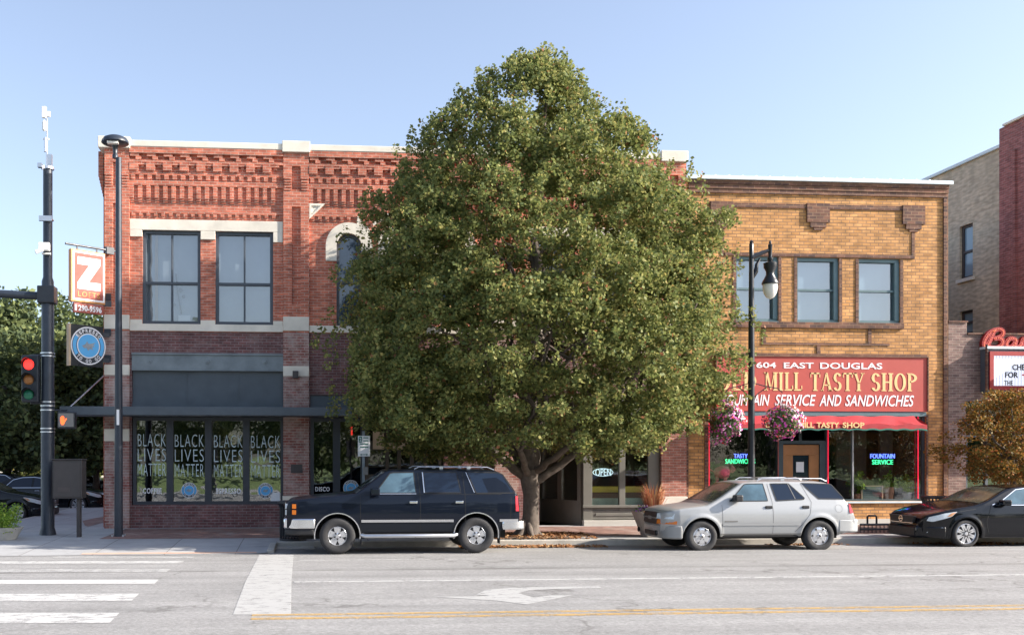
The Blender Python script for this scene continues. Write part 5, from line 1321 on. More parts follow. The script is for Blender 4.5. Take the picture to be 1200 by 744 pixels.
# slatted litter bins
def bin_(label, cx, y, w_, z0, z1, grp='black slatted litter bins'):
    t = thing('litter_bin', label, 'bin', (cx, y, z0), grp); mb = MB(); r = w_/2; n = 26
    for k in range(n):
        a = 2*math.pi*k/n; q = [(cx+r*math.cos(a), y+r*math.sin(a), z0+.06), (cx+r*math.cos(a), y+r*math.sin(a), z1-.12), (cx+(r+.05)*math.cos(a), y+(r+.05)*math.sin(a), z1)]
        mb.tube(q, .016, 5)
    mb.build('slats', 'black_paint', t)
    mb = MB(); mb.lathe([(r-.05, z0+.1), (r-.05, z1-.1), (r-.07, z1-.1), (r-.07, z0+.1)], (cx, y, 0), 'z', 20); mb.build('liner', 'plastic_black', t, smooth=40)
    mb = MB(); mb.lathe([(r+.06, z1-.03), (r+.06, z1+.02), (r-.06, z1+.04), (r-.08, z1-.02)], (cx, y, 0), 'z', 24); mb.lathe([(r+.02, z0), (r+.02, z0+.06), (0, z0+.06), (0, z0)], (cx, y, 0), 'z', 24); mb.build('rim', 'black_paint', t, smooth=40)
by1 = 23.75
bin_('black slatted litter bin in front of the brick pier at the dark SUV bumper', X(343.5, by1), by1, .62, .08, Z(588, 343, by1))
by2 = 24.3
bin_('black slatted litter bin behind the hood of the black sedan', X(1097, by2), by2, .62, .08, Z(582.5, 1097, by2))
# low bike rack
ry_ = 24.6; BK = thing('bike_rack', 'low black metal bike rack under the sandwich shop window', 'bike rack', (X(1030, ry_), ry_, .1))
mb = MB(); ra_, rb_ = X(1008, ry_), X(1050, ry_); mb.tube([(ra_, ry_, .32), (rb_, ry_, .32)], .03, 8); mb.tube([(ra_, ry_, .2), (rb_, ry_, .2)], .03, 8)
for k in range(10): x = ra_+(rb_-ra_)*k/9; mb.tube([(x, ry_, .1), (x, ry_, .33)], .012, 6)
mb.build('rail', 'black_paint', BK)
mb = MB(); 
for xx in (X(1017, ry_), X(1059, ry_)):
    mb.tube([(xx, ry_+.02, .3), (xx, ry_+.02, .52), (xx+.03, ry_+.02, .55), (xx+.22, ry_+.02, .55), (xx+.25, ry_+.02, .52), (xx+.25, ry_+.02, .3)], .025, 8)
mb.build('hoop', 'black_paint', BK, smooth=40)

# ornate lamp post with hanging baskets
oy_ = 23.75; ox_ = X(880.5, oy_); q_ = lambda py: Z(py, 882, oy_)
OL = thing('ornate_lamp_post', 'tall black ornate street lamp with hanging white globe before the sandwich shop', 'street lamp', (ox_, oy_, .09))
mb = MB(); mb.lathe([(.2, .05), (.2, .3), (.13, .45), (.1, .9), (.085, 1.2), (.075, q_(400)), (.055, q_(300)), (.05, q_(286)), (.035, q_(285)), (.05, q_(283.5)), (0, q_(281))], (ox_, oy_, 0), 'z', 18); mb.build('pole', 'black_paint', OL, smooth=40)
gx = X(902.5, oy_)
mb = MB(); mb.tube([(ox_, oy_, q_(302)), ((ox_+gx)/2, oy_, q_(297)), (gx-.04, oy_, q_(293))], [.07, .055, .04], 8)
mb.tube([(ox_+.03, oy_, q_(325)), (ox_+.12, oy_, q_(318)), (ox_+.14, oy_, q_(310)), (ox_+.22, oy_, q_(303))], [.05, .06, .045, .03], 8)
mb.build('arm', 'black_paint', OL, smooth=40)
mb = MB(); mb.lathe([(0, q_(281)), (.02, q_(282)), (.035, q_(284.5)), (.02, q_(285.5)), (.06, q_(287)), (.05, q_(288)), (.045, q_(301)), (.065, q_(302)), (.065, q_(304)), (.04, q_(306)), (.16, q_(308)), (.155, q_(313)), (.10, q_(318)), (.10, q_(322)), (.17, q_(328)), (.205, q_(331.5)), (.20, q_(333)), (0, q_(333))], (gx, oy_, 0), 'z', 24); mb.build('lamp_hood', 'black_paint', OL, smooth=40)
mb = MB(); mb.lathe([(.175, q_(333)), (.18, q_(337)), (.155, q_(343)), (.1, q_(348)), (0, q_(350.5))], (gx, oy_, 0), 'z', 24); mb.build('globe', 'lamp_white', OL, smooth=60)
mb = MB()
for s, e in ((1, 917), (-1, 850)):
    ex = X(e, oy_)
    mb.tube([(ox_, oy_, q_(448)), (ox_+(ex-ox_)*.4, oy_, q_(452)), (ox_+(ex-ox_)*.85, oy_, q_(455)), (ex, oy_, q_(460))], .012, 6)
    mb.tube([(ox_, oy_, q_(468)), (ox_+(ex-ox_)*.25, oy_, q_(460)), (ox_+(ex-ox_)*.5, oy_, q_(453.5))], .012, 6)
for q in (448, 467): collar(mb, ox_, oy_, q_(q), .07, .07)
mb.build('basket_arm', 'black_paint', OL)
def basket(label, px, py, rx, rz, seed, drop=0):
    cx, cz = X(px, oy_), q_(py); rg = np.random.default_rng(seed)
    t = thing('hanging_basket', label, 'flower basket', (cx, oy_, cz), 'flower baskets on the lamp post')
    mb = MB(); mb.lathe([(.0, cz-.18), (.15, cz-.12), (.2, cz+.05), (.19, cz+.05), (.0, cz-.1)], (cx, oy_, 0), 'z', 16)
    for k in range(3):
        a = k*2.1; mb.tube([(cx+.19*math.cos(a), oy_+.19*math.sin(a), cz+.05), (cx, oy_, cz+rz+.12)], .006, 5)
    mb.build('basket', 'soil', t)
    def cloud(n, lo, hi, s, sd, bias=None):
        rg = np.random.default_rng(sd); d = rg.normal(size=(n, 3)); d /= np.linalg.norm(d, axis=1)[:, None]
        if bias is not None: d = d[(d @ np.array(bias)) > .42]
        n = len(d); r = rg.uniform(lo, hi, (n, 1))*(1+.12*np.sin(d[:, :1]*7+d[:, 2:]*9)); p = d*r*np.array([rx, rx, rz])+np.array([cx, oy_, cz])
        p[:, 0] += drop*(p[:, 2] < cz)*(p[:, 2]-cz)*.35
        a = rg.normal(size=(n, 3)); a -= d*np.sum(a*d, 1)[:, None]*.75; a /= np.linalg.norm(a, axis=1)[:, None]; b = np.cross(a, d+rg.normal(size=(n, 3))*.3); b /= np.linalg.norm(b, axis=1)[:, None]
        ss = s*rg.uniform(.7, 1.2, (n, 1)); return p, a*ss*.5, b*ss*.5
    leaf_object('foliage', *cloud(2200, .45, .99, .055, seed), 'dark_leaf', t, ORIG[t.name])
    leaf_object('blossoms', *cloud(420, .9, 1.08, .06, seed+1), 'petal', t, ORIG[t.name])
    leaf_object('white_blossoms', *cloud(620, .92, 1.1, .062, seed+2, (.85, -.1, .45)), 'petal_white', t, ORIG[t.name])
basket('round hanging basket of pink and white petunias right of the ornate lamp', 917, 494, .46, .43, 21)
basket('trailing pink flower basket left of the ornate lamp beneath the tree', 851, 496, .40, .52, 31, 1)

# tapered planter in front of the silver SUV
def planter(label, cx, y, z0, z1, r0, r1, m, sq=False):
    t = thing('planter', label, 'planter', (cx, y, z0))
    mb = MB(); n = 4 if sq else 28
    mb.lathe([(0, z0), (r0, z0), (r1, z1), (r1+.02, z1+.02), (r1-.05, z1+.02), (r1-.07, z1-.04), (0, z1-.04)], (cx, y, 0), 'z', n, 0, *( (math.pi/4, math.pi/4+2*math.pi) if sq else (0, 2*math.pi)))
    mb.build('pot', m, t, smooth=40, bevel=.01 if sq else 0); return t
gy_ = 24.0; gcx = X(766, gy_); gz = lambda py: Z(py, 766, gy_)
PL = planter('tall grey tapered planter with red ornamental grass and purple flowers behind the silver SUV', gcx, gy_, .09, gz(600.5), .34, .60, 'planter_grey', True)
rg = np.random.default_rng(9); mb = MB()
for k in range(170):
    a = rg.uniform(0, 6.28); l = rg.uniform(.55, 1.0); sp = rg.uniform(.1, .45); p0 = Vector((gcx+.12*math.cos(a), gy_+.12*math.sin(a), gz(602)))
    p1 = p0+Vector((math.cos(a)*sp*.5, math.sin(a)*sp*.5, l*.65)); p2 = p0+Vector((math.cos(a)*sp*1.1, math.sin(a)*sp*1.1, l*(.9-.4*sp)))
    sd = Vector((-math.sin(a), math.cos(a), 0))*.009
    mb.add([p0-sd, p0+sd, p1+sd, p1-sd, p2], [(0, 1, 2, 3), (3, 2, 4)])
mb.build('ornamental_grass', 'grass_blade', PL)
cen = [(gcx+rg.uniform(-.42, .42), gy_+rg.uniform(-.42, .2), gz(600)+rg.uniform(-.05, .14)) for _ in range(34)]
leaf_object('blooms', *leaf_cloud(cen, [(.1, .1, .1)]*34, [34]*34, .055, 12), 'mixed_bloom', PL, ORIG[PL.name])
# pale planter at the left edge
ky = ground(0, 634, lambda y: .05)[1]; kx = X(2, ky); kz = lambda py: Z(py, 2, ky)
PL = planter('pale round planter full of bright green plants at the corner kerb', kx, ky, .05, kz(618), .30, .50, 'planter_pale')
cen = [(kx+rg.uniform(-.42, .36), ky+rg.uniform(-.4, .4), kz(618)+rg.uniform(0, .6)*(1-abs(rg.uniform(-.6, .6)))) for _ in range(60)]
leaf_object('foliage', *leaf_cloud(cen, [(.16, .16, .14)]*60, [46]*60, .06, 13), 'bright_leaf', PL, ORIG[PL.name])

# inside the sandwich shop window: chalkboard and potted plants
def pot_plant(label, px, z_rim, w_, h, m, seed, y=YF+.34, spread=.2, hgt=.5):
    x = X(px, y); z0 = Z(586, px, YF)+.02; t = thing('potted_plant', label, 'potted plant', (x, y, z0), 'potted plants in the shop window')
    mb = MB(); mb.lathe([(0, z0), (w_*.4, z0), (w_*.5, z0+h), (w_*.44, z0+h), (w_*.42, z0+h-.03), (0, z0+h-.03)], (x, y, 0), 'z', 20); mb.build('pot', m, t, smooth=40)
    rg = np.random.default_rng(seed); cen = [(x+rg.normal()*spread*.5, y+rg.normal()*.08, z0+h+rg.random()*hgt) for _ in range(22)]
    leaf_object('foliage', *leaf_cloud(cen, [(.07, .07, .1)]*22, [26]*22, .07, seed), 'bright_leaf', t, ORIG[t.name])
zsh = zw0-.2
pot_plant('terracotta pot plant right of the chalkboard in the shop window', 1041, 0, .32, .36, 'terracotta', 51, hgt=.38)
pot_plant('white bowl of dark foliage nearest the right end of the shop window', 1063, 0, .26, .2, 'white_paint', 52, hgt=.5, spread=.3)
pot_plant('low spiky plant left of the chalkboard in the shop window', 1005, 0, .22, .15, 'terracotta', 53, hgt=.6)
cb_y = YF+.24; c0, c1 = X(1009, cb_y), X(1034.5, cb_y); zc0_, zc1_ = Z(587, 1021, cb_y)+.02, Z(568.5, 1021, cb_y)
CK = thing('chalkboard', 'framed chalkboard menu standing inside the sandwich shop window', 'chalkboard', ((c0+c1)/2, cb_y, zc0_))
mb = MB(); mb.box(c0, c1, cb_y, cb_y+.02, zc0_, zc1_); mb.build('board', 'chalkboard', CK)
mb = MB(); frame(mb, c0, c1, zc0_, zc1_, cb_y-.001, .035, .02); mb.build('frame', 'tan_wood', CK)
mb = MB(); 
for k in range(6): mb.box(c0+.08, c1-.08-.07*(k % 3), cb_y-.004, cb_y-.001, zc1_-.1-k*.055, zc1_-.085-k*.055)
mb.build('chalk_writing', 'steel_pale', CK)
# pink cloth figure hanging in the left window
pgx, pgy = X(847, YF+.2), YF+.24
PG = thing('window_ornament', 'pink and white cloth pig ornament behind the left shop window', 'ornament', (pgx, pgy, tz(560)))
mb = MB(); z_ = tz(553)
mb.lathe([(0, -.26), (.13, -.2), (.19, 0), (.16, .16), (0, .22)], (pgx, pgy, z_), 'x', 16); mb.lathe([(0, .18), (.1, .22), (.11, .3), (.05, .38), (0, .38)], (pgx, pgy, z_+.08), 'x', 14)
for dx in (-.15, .1): mb.tube([(pgx+dx, pgy, z_-.1), (pgx+dx-.02, pgy, z_-.38)], [.06, .035], 8)
mb.tube([(pgx+.26, pgy, z_+.16), (pgx+.3, pgy, z_+.28)], [.05, .01], 6); mb.tube([(pgx-.24, pgy, z_), (pgx-.36, pgy, z_+.08)], .02, 6)
mb.build('body', 'pink_cloth', PG, smooth=60)

# street lamps on the camera's side of the street, seen only as reflections in the upper windows
for x_, lab in ((-5.2, 'ornate street lamp across the street mirrored in the upper left window'), (27.5, 'ornate street lamp across the street mirrored in the right upper window of the golden building')):
    c_ = copy_tree(OL); c_.location = (x_, -1.6, .08); c_['label'] = lab

# ================================================================== VEHICLES  (local frame: x back from the nose, -y the near side, z up)
def interp(pts, x):
    if x <= pts[0][0]: return pts[0][1]
    for (a, b), (c, d) in zip(pts, pts[1:]):
        if x <= c: return b+(d-b)*(x-a)/(c-a) if c > a else d
    return pts[-1][1]
def smooth_pts(pts, it=2):
    """Chaikin rounding of a profile, ends kept"""
    for _ in range(it):
        q = [pts[0]]
        for a, b in zip(pts, pts[1:]):
            q += [(a[0]*.75+b[0]*.25, a[1]*.75+b[1]*.25), (a[0]*.25+b[0]*.75, a[1]*.25+b[1]*.75)]
        pts = q+[pts[-1]]
    return pts
class Car:
    def __init__(s, **k):
        s.__dict__.update(k)
        s.prof_s = smooth_pts(s.prof, 2); s.plan_s = smooth_pts(s.plan, 1)
    def ztop(s, x): return interp(s.prof_s, x)
    def side(s, x, z):
        w = s.W*interp(s.plan_s, x)+interp(s.sec, min(z, s.zb))
        if z > s.zb: w -= (z-s.zb)*s.tumble
        if hasattr(s, 'flare'):
            for xw in s.wheels:
                d = math.hypot(x-xw, z-s.zw); w += s.flare*max(0, 1-abs(d-s.ra-.02)/.07)
        return w
    def z0(s, x):
        b = interp(s.sill, x)
        for xw in s.wheels:
            if abs(x-xw) < s.ra: b = max(b, s.zw+math.sqrt(s.ra**2-(x-xw)**2))
        return b
    def body(s, parent, mats, split=None):
        xs = set(np.linspace(getattr(s, 'x0', 0), s.L, 130)); 
        for xw in s.wheels:
            for k in range(33):
                a = math.pi*k/32; xs.add(xw-s.ra*math.cos(a))
            xs |= {xw-s.ra-.002, xw+s.ra+.002}
        xs |= {p[0] for p in s.prof_s}; xs = sorted(x for x in xs if getattr(s, 'x0', 0) <= x <= s.L)
        NL, NU, NR, NT = 12, 6, 4, 5
        rings = []
        for x in xs:
            z0, zt = s.z0(x), s.ztop(x); r = min(s.rr, max(.012, (zt-z0)*.3)); zsid = zt-r
            zm = min(s.zb, zsid); pts = []
            for j in range(NL): z = z0+(zm-z0)*j/(NL-1); pts.append((s.side(x, z), z))
            for j in range(1, NU+1): z = zm+(zsid-zm)*j/NU; pts.append((s.side(x, z), z))
            ye, ze = pts[-1]
            cr = s.crown
            for j in range(1, NR+1):
                a = math.pi/2*j/NR; pts.append((ye-r*1.0*(1-math.cos(a)), ze+r*math.sin(a)*.96))
            yt = pts[-1][0]; zt2 = pts[-1][1]
            for j in range(1, NT+1): y = yt*(1-j/NT); pts.append((y, zt2+cr*(1-(y/yt)**2)))
            rings.append(pts)
        n = len(rings[0]); vs = []; fs = []; ms = []
        for x, pts in zip(xs, rings):
            vs += [(x, -y, z) for y, z in pts]+[(x, y, z) for y, z in pts[:-1]]
        m = 2*n-1
        def idx(i, j, sd): return i*m+(j if sd == 0 or j == n-1 else n+j)
        for i in range(len(xs)-1):
            for j in range(n-1):
                zc = (rings[i][j][1]+rings[i][j+1][1])/2; mi = 1 if split and zc < split(xs[i]) and j < NL else 0
                fs.append((idx(i, j, 0), idx(i+1, j, 0), idx(i+1, j+1, 0), idx(i, j+1, 0))); ms.append(mi)
                fs.append((idx(i, j, 1), idx(i, j+1, 1), idx(i+1, j+1, 1), idx(i+1, j, 1))); ms.append(mi)
        for i, rev in ((0, 0), (len(xs)-1, 1)):
            for j in range(n-2):
                q = (idx(i, j, 0), idx(i, j+1, 0), idx(i, j+1, 1), idx(i, j, 1)); fs.append(q if rev else q[::-1]); ms.append(0)
            q = (idx(i, n-2, 0), idx(i, n-1, 0), idx(i, n-2, 1)); fs.append(q if rev else q[::-1]); ms.append(0)
        mb = MB(); mb.v = vs; mb.f = fs; mb.m = ms
        return mb.build('body', mats, parent, smooth=38)
    def on(s, x, z, off=.004, sd=-1): return (x, sd*(s.side(x, z)+off), z)
    def panel(s, name, poly, m, parent, off=.005, sides=(-1, 1), th=.01, curved=False):
        """a pane or lamp that follows the body side"""
        mb = MB()
        for sd in sides:
            if not curved:
                a = [s.on(x, z, off, sd) for x, z in poly]; b = [s.on(x, z, off-th, sd) for x, z in poly]
                n = len(a); mb.add(a+b, [tuple(range(n)) if sd < 0 else tuple(range(n-1, -1, -1))]+[(i, (i+1) % n, n+(i+1) % n, n+i) for i in range(n)])
            else:
                x0, x1 = min(p[0] for p in poly), max(p[0] for p in poly); N = 16; g = []
                for i in range(N+1):
                    x = x0+(x1-x0)*(i+.001)/(N+.002); zz = []
                    for p, q in zip(poly, poly[1:]+poly[:1]):
                        if (p[0]-x)*(q[0]-x) < 0: zz.append(p[1]+(q[1]-p[1])*(x-p[0])/(q[0]-p[0]))
                    if len(zz) < 2: continue
                    lo, hi = min(zz), max(zz); g.append([s.on(x, lo+(hi-lo)*k/4, off, sd) for k in range(5)])
                vs = [p for r in g for p in r]; fs = []
                for i in range(len(g)-1):
                    for k in range(4):
                        q = (i*5+k, (i+1)*5+k, (i+1)*5+k+1, i*5+k+1); fs.append(q if sd < 0 else q[::-1])
                mb.add(vs, fs)
        return mb.build(name, m, parent, smooth=30 if curved else None)
    def strip(s, mb, pts, wd, off=.003, sides=(-1, 1), m=0, sub=8):
        for sd in sides:
            P = []
            for (a, b) in zip(pts, pts[1:]):
                for k in range(sub): P.append((a[0]+(b[0]-a[0])*k/sub, a[1]+(b[1]-a[1])*k/sub))
            P.append(pts[-1]); L_ = []; R_ = []
            for i, p in enumerate(P):
                q0, q1 = P[max(i-1, 0)], P[min(i+1, len(P)-1)]; dx, dz = q1[0]-q0[0], q1[1]-q0[1]; l = math.hypot(dx, dz) or 1
                nx, nz = -dz/l*wd/2, dx/l*wd/2; L_.append(s.on(p[0]+nx, p[1]+nz, off, sd)); R_.append(s.on(p[0]-nx, p[1]-nz, off, sd))
            n = len(P); mb.add(L_+R_, [((i, n+i, n+i+1, i+1) if sd < 0 else (i, i+1, n+i+1, n+i)) for i in range(n-1)], m)
    def arch_strip(s, mb, r, wd, off, a0=-8, a1=188, m=0, th=.02):
        for xw in s.wheels:
            ts = [R(a0+(a1-a0)*k/28) for k in range(29)]
            for sd in (-1, 1):
                A = []
                for t in ts:
                    for rr, o in ((r, off), (r+wd, off), (r+wd, off-th), (r, off-th)): 
                        x, z = xw-rr*math.cos(t), s.zw+rr*math.sin(t); w0 = s.side(xw-(r+wd)*math.cos(t), s.zw+(r+wd)*math.sin(t)); A.append((x, sd*(w0+o), z))
                fs = []
                for i in range(28):
                    for k in range(4):
                        q = (i*4+k, i*4+(k+1) % 4, (i+1)*4+(k+1) % 4, (i+1)*4+k); fs.append(q if sd < 0 else q[::-1])
                mb.add(A, fs, m)
    def top_glass(s, name, x0, x1, inset, m, parent, off=.006, cr=None):
        """windscreen or rear glass lying on the body's top surface"""
        mb = MB(); N, K_ = 10, 10; vs = []; cr = s.crown
        for i in range(N+1):
            x = x0+(x1-x0)*i/N; zt = s.ztop(x); r = s.rr; ye = s.side(x, zt-r)-inset-.5*r
            yt = s.side(x, zt-r)-r
            for k in range(K_+1):
                y = -ye+2*ye*k/K_; vs.append((x, y, zt-r+r*.96+cr*(1-min(1, (y/yt)**2))+off))
        fs = [(i*(K_+1)+k, (i+1)*(K_+1)+k, (i+1)*(K_+1)+k+1, i*(K_+1)+k+1) for i in range(N) for k in range(K_)]
        mb.add(vs, [f[::-1] for f in fs]); return mb.build(name, m, parent, smooth=30)
    def under(s, parent):
        mb = MB(); a, b = s.wheels; w = s.W-.16; zl = s.zw-.08
        mb.box(.25, s.L-.25, -w+.18, w-.18, zl, s.zw+s.ra-.05)
        for xw in s.wheels:                        # wheel housings
            n = 14; r = s.ra+.012
            for sd in (-1, 1):
                ring = []
                for k in range(n+1):
                    t = math.pi*k/n; ring += [(xw-r*math.cos(t), sd*(s.side(xw, s.zw+.3)-.05), s.zw+r*math.sin(t)), (xw-r*math.cos(t), sd*.5, s.zw+r*math.sin(t))]
                mb.add(ring, [(2*k, 2*k+1, 2*k+3, 2*k+2) for k in range(n)])
        mb.box(a+s.ra+.02, b-s.ra-.02, -s.side((a+b)/2, .5)+.03, s.side((a+b)/2, .5)-.03, interp(s.sill, (a+b)/2)-.01, interp(s.sill, (a+b)/2)+.06)
        mb.build('underbody', 'wheel_well', parent)
def spokes(kind, r, y):
    """rim face in the x-z plane at y, facing -y"""
    mb = MB()
    mb.lathe([(r, -.10), (r, .005), (r*.955, .012), (r*.91, 0), (r*.89, -.09)], (0, y, 0), 'y', 36, 0)
    mb.lathe([(r*.95, -.045), (0, -.045)], (0, y, 0), 'y', 24, 1)
    def blade(a, r0, r1, w0, w1, y0=0, y1=.0, m=0):
        c, s_ = math.cos(a), math.sin(a); q = [(r0, -w0), (r1, -w1), (r1, w1), (r0, w0)]
        mb.prism([(u*c-v*s_, u*s_+v*c) for u, v in q], y-.004-y0, y+.03, m)
    if kind == 'five':
        for k in range(5): blade(R(90+72*k), r*.16, r*.94, .05, .078)
        mb.lathe([(0, .03), (r*.2, .028), (r*.23, .012), (r*.36, .004), (r*.38, -.03)], (0, y, 0), 'y', 24)
        for k in range(5): a = R(54+72*k); mb.lathe([(0, .02), (.018, .018), (.02, 0)], (r*.3*math.cos(a), y-.004, r*.3*math.sin(a)), 'y', 10, 1)
    elif kind == 'six':
        mb.lathe([(r*.92, -.002), (r*.70, .006), (r*.69, -.03)], (0, y, 0), 'y', 36)
        for k in range(6):
            blade(R(90+60*k), r*.2, r*.74, .036, .072)
        for k in range(6):
            a = R(120+60*k); mb.lathe([(0, .008), (r*.12, .008), (r*.13, -.02)], (r*.80*math.cos(a), y, r*.80*math.sin(a)), 'y', 12, 1)
        mb.lathe([(0, .028), (r*.14, .026), (r*.17, .012), (r*.27, .004), (r*.28, -.03)], (0, y, 0), 'y', 24)
        mb.lathe([(0, .034), (r*.12, .031)], (0, y, 0), 'y', 16, 1)
    else:
        for k in range(8):
            blade(R(22+45*k-6), r*.2, r*.93, .022, .022); blade(R(22+45*k+8), r*.2, r*.93, .022, .022)
        mb.lathe([(0, .022), (r*.16, .02), (r*.19, .008), (r*.26, -.03)], (0, y, 0), 'y', 24)
    return mb
def wheels(c, parent, r, rim, wd, kind):
    """four wheels, each an Empty with tyre and rim"""
    for xw in c.wheels:
        for sd in (-1, 1):
            yo = sd*(c.track)
            mb = MB(); h = wd/2
            mb.lathe([(rim*.97, -h*.8), (rim*1.04, -h*.92), (r*.80, -h), (r*.93, -h*.93), (r*.99, -h*.72), (r, -h*.4), (r, h*.4), (r*.99, h*.72), (r*.93, h*.93), (r*.80, h), (rim*1.04, h*.92), (rim*.97, h*.8)], (xw, yo, c.zw), 'y', 40)
            ty_ = mb.build('wheel', 'tyre', parent, smooth=50)
            sp = spokes(kind, rim, 0); 
            sp.xform(lambda p, sd=sd, xw=xw, yo=yo: Vector((p.x*(1 if sd < 0 else -1)+xw, (p.y if sd < 0 else -p.y)+yo+sd*h*.80, p.z+c.zw)))
            sp.build('rim', ['rim_metal', 'rim_dark'], ty_, smooth=35)
            mb = MB(); mb.lathe([(rim, -h*.5), (0, -h*.5)] if sd < 0 else [(rim, h*.5), (0, h*.5)], (xw, yo, c.zw), 'y', 20); mb.build('brake_disc', 'rim_dark', ty_)
def mirror(c, name, x, z, m, parent, sx=.16, sz=.15):
    mb = MB()
    for sd in (-1, 1):
        y = c.side(x, z); mb.box(x-sx*.4, x+sx*.5, min(sd*(y+.02), sd*(y+.22)), max(sd*(y+.02), sd*(y+.22)), z-sz/2, z+sz/2)
        mb.box(x-.02, x+.05, min(sd*(y-.03), sd*(y+.05)), max(sd*(y-.03), sd*(y+.05)), z-sz*.4, z)
    return mb.build(name, m, parent, bevel=.03)
def bar_y(mb, x0, x1, w, z0, z1, m=0): return mb.box(x0, x1, -w, w, z0, z1, m)
def wrap_bumper(c, x0, x1, z0, z1, m, name, parent, off=.03, front=True, bev=.03, xe=.0):
    """bumper that goes round the end of the body; x0 outer end, x1 where it meets the wheel arch"""
    N = 10; out = []
    for k in range(N+1):
        t = k/N; x = x1+(x0-x1)*t; xx = min(max(x, .02), c.L-.02); w = interp(c.plan_s, xx)*c.W+interp(c.sec, .6)+off; w *= 1-.10*max(0, t-.55)**2/.2
        out.append((x, w))
    poly = [(x, -w) for x, w in out]+[(x, w) for x, w in out[::-1]]
    mb = MB(); mb.slabz(poly, z0, z1); return mb.build(name, m, parent, smooth=40, bevel=bev)

# ---------------------------------------------------------------- dark SUV
c = Car(L=5.0, W=.965, zb=1.27, tumble=.26, crown=.03, rr=.055, wheels=(1.073, 4.058), zw=.385, ra=.475, track=.84,
    prof=[(0, 1.02), (.04, 1.12), (.25, 1.17), (1.0, 1.24), (1.42, 1.28), (1.50, 1.30), (2.02, 1.70), (2.12, 1.765), (2.3, 1.785), (3.4, 1.79), (4.45, 1.765), (4.62, 1.73), (4.70, 1.66), (4.98, 1.24), (5.0, 1.05)],
    plan=[(0, .90), (.12, .955), (.5, .985), (1.0, 1.0), (4.4, 1.0), (4.85, .985), (5.0, .955)],
    sec=[(.38, -.05), (.5, -.02), (.66, 0), (.82, .008), (1.0, .0), (1.12, -.012), (1.27, -.05)], sill=[(0, .56), (.55, .48), (.62, .46), (4.3, .46), (4.6, .48), (5.0, .56)])
DS = thing('parked_suv', 'black four door SUV with chrome trim and five spoke wheels parked left of the tree', 'car', (0, 0, 0), 'cars parked along the kerb')
bd = c.body(DS, ['paint_navy', 'paint_charcoal'], split=lambda x: .66)
c.under(DS); wheels(c, DS, .385, .205, .25, 'five')
mb = MB(); c.strip(mb, [(1.58, .70), (3.56, .70)], .055, .012); c.strip(mb, [(4.56, .70), (4.97, .70)], .055, .012)
mb.build('side_trim', 'chrome', DS)
mb = MB(); c.arch_strip(mb, .475, .022, .012); mb.build('arch_trim', 'chrome', DS)
mb = MB()
for x0 in (1.56, 2.845, 3.815): c.strip(mb, [(x0, .5), (x0, 1.26)], .010)
c.strip(mb, [(1.56, .5), (3.55, .49)], .010); c.strip(mb, [(2.845, 1.26), (2.80, 1.72)], .012); c.strip(mb, [(3.815, 1.26), (3.77, 1.74)], .012)
c.strip(mb, [(1.56, 1.26), (4.98, 1.26)], .008); c.strip(mb, [(4.79, .55), (4.82, 1.2)], .008); mb.build('door_seam', 'seam', DS)
W_ = [('side_window', [(1.88, 1.295), (2.20, 1.71), (2.27, 1.73), (2.715, 1.735), (2.755, 1.295)], 'car_glass_light'), ('side_window', [(2.945, 1.295), (2.93, 1.735), (3.645, 1.735), (3.73, 1.295)], 'tint_glass'), ('side_window', [(4.06, 1.285), (3.875, 1.74), (4.56, 1.725), (4.66, 1.68), (4.90, 1.29)], 'tint_glass')]
for nme, poly, m_ in W_:
    fr = c.panel(nme, poly, m_, DS, .006)
    mb = MB(); c.strip(mb, poly+[poly[0]], .022, .009, sub=3); mb.build('window_rubber', 'seam', fr)
mb = MB(); c.strip(mb, [(2.935, 1.30), (2.905, 1.735)], .022, .013); c.strip(mb, [(4.02, 1.30), (3.85, 1.735)], .012, .013); c.strip(mb, [(1.88, 1.278), (2.76, 1.278)], .012, .012); mb.build('window_trim', 'silver', DS)
c.top_glass('windscreen', 1.56, 2.04, .07, 'tint_glass', DS); c.top_glass('rear_window', 4.72, 4.93, .10, 'tint_glass', DS)
wrap_bumper(c, -.07, .60, .54, .76, 'chrome', 'front_bumper', DS, .03); wrap_bumper(c, -.04, .58, .40, .535, 'plastic_black', 'front_valance', DS, .0)
wrap_bumper(c, 5.13, 4.62, .50, .70, 'chrome', 'rear_bumper', DS, .02)
mb = MB(); bar_y(mb, -.03, .03, .62, .84, 1.08); mb.build('grille', 'plastic_black', DS, bevel=.01)
mb = MB(); bar_y(mb, -.045, -.031, .60, .95, .965); bar_y(mb, -.045, -.031, .60, .84, .85); bar_y(mb, -.045, -.031, .60, 1.06, 1.08); bar_y(mb, -.05, -.0465, .12, .92, .99); mb.build('grille_trim', 'chrome', DS)
mb = MB()
for sd in (-1, 1):
    for z0, z1 in ((.83, .945), (.965, 1.07)): mb.box(-.035, .13, min(sd*.64, sd*.83), max(sd*.64, sd*.83), z0, z1)
mb.build('headlight', 'lens_clear', DS, bevel=.015)
mb = MB(); c.strip(mb, [(.155, .845), (.155, .94)], .085, .006, sub=1); c.strip(mb, [(.155, .97), (.155, 1.065)], .085, .006, sub=1); mb.build('marker_light', 'amber', DS)
c.panel('tail_light', [(4.915, .90), (4.915, 1.22), (4.965, 1.22), (4.985, .90)], 'lens_red', DS, .022, curved=False)
mb = MB(); c.strip(mb, [(1.66, .385), (3.62, .385)], .001, .05)
mb = MB()
for sd in (-1, 1): mb.tube([(1.58, sd*.90, .40), (1.66, sd*1.0, .385), (3.56, sd*1.0, .385), (3.64, sd*.90, .40)], .045, 12)
mb.build('running_board', 'silver', DS, smooth=50)
mb = MB()
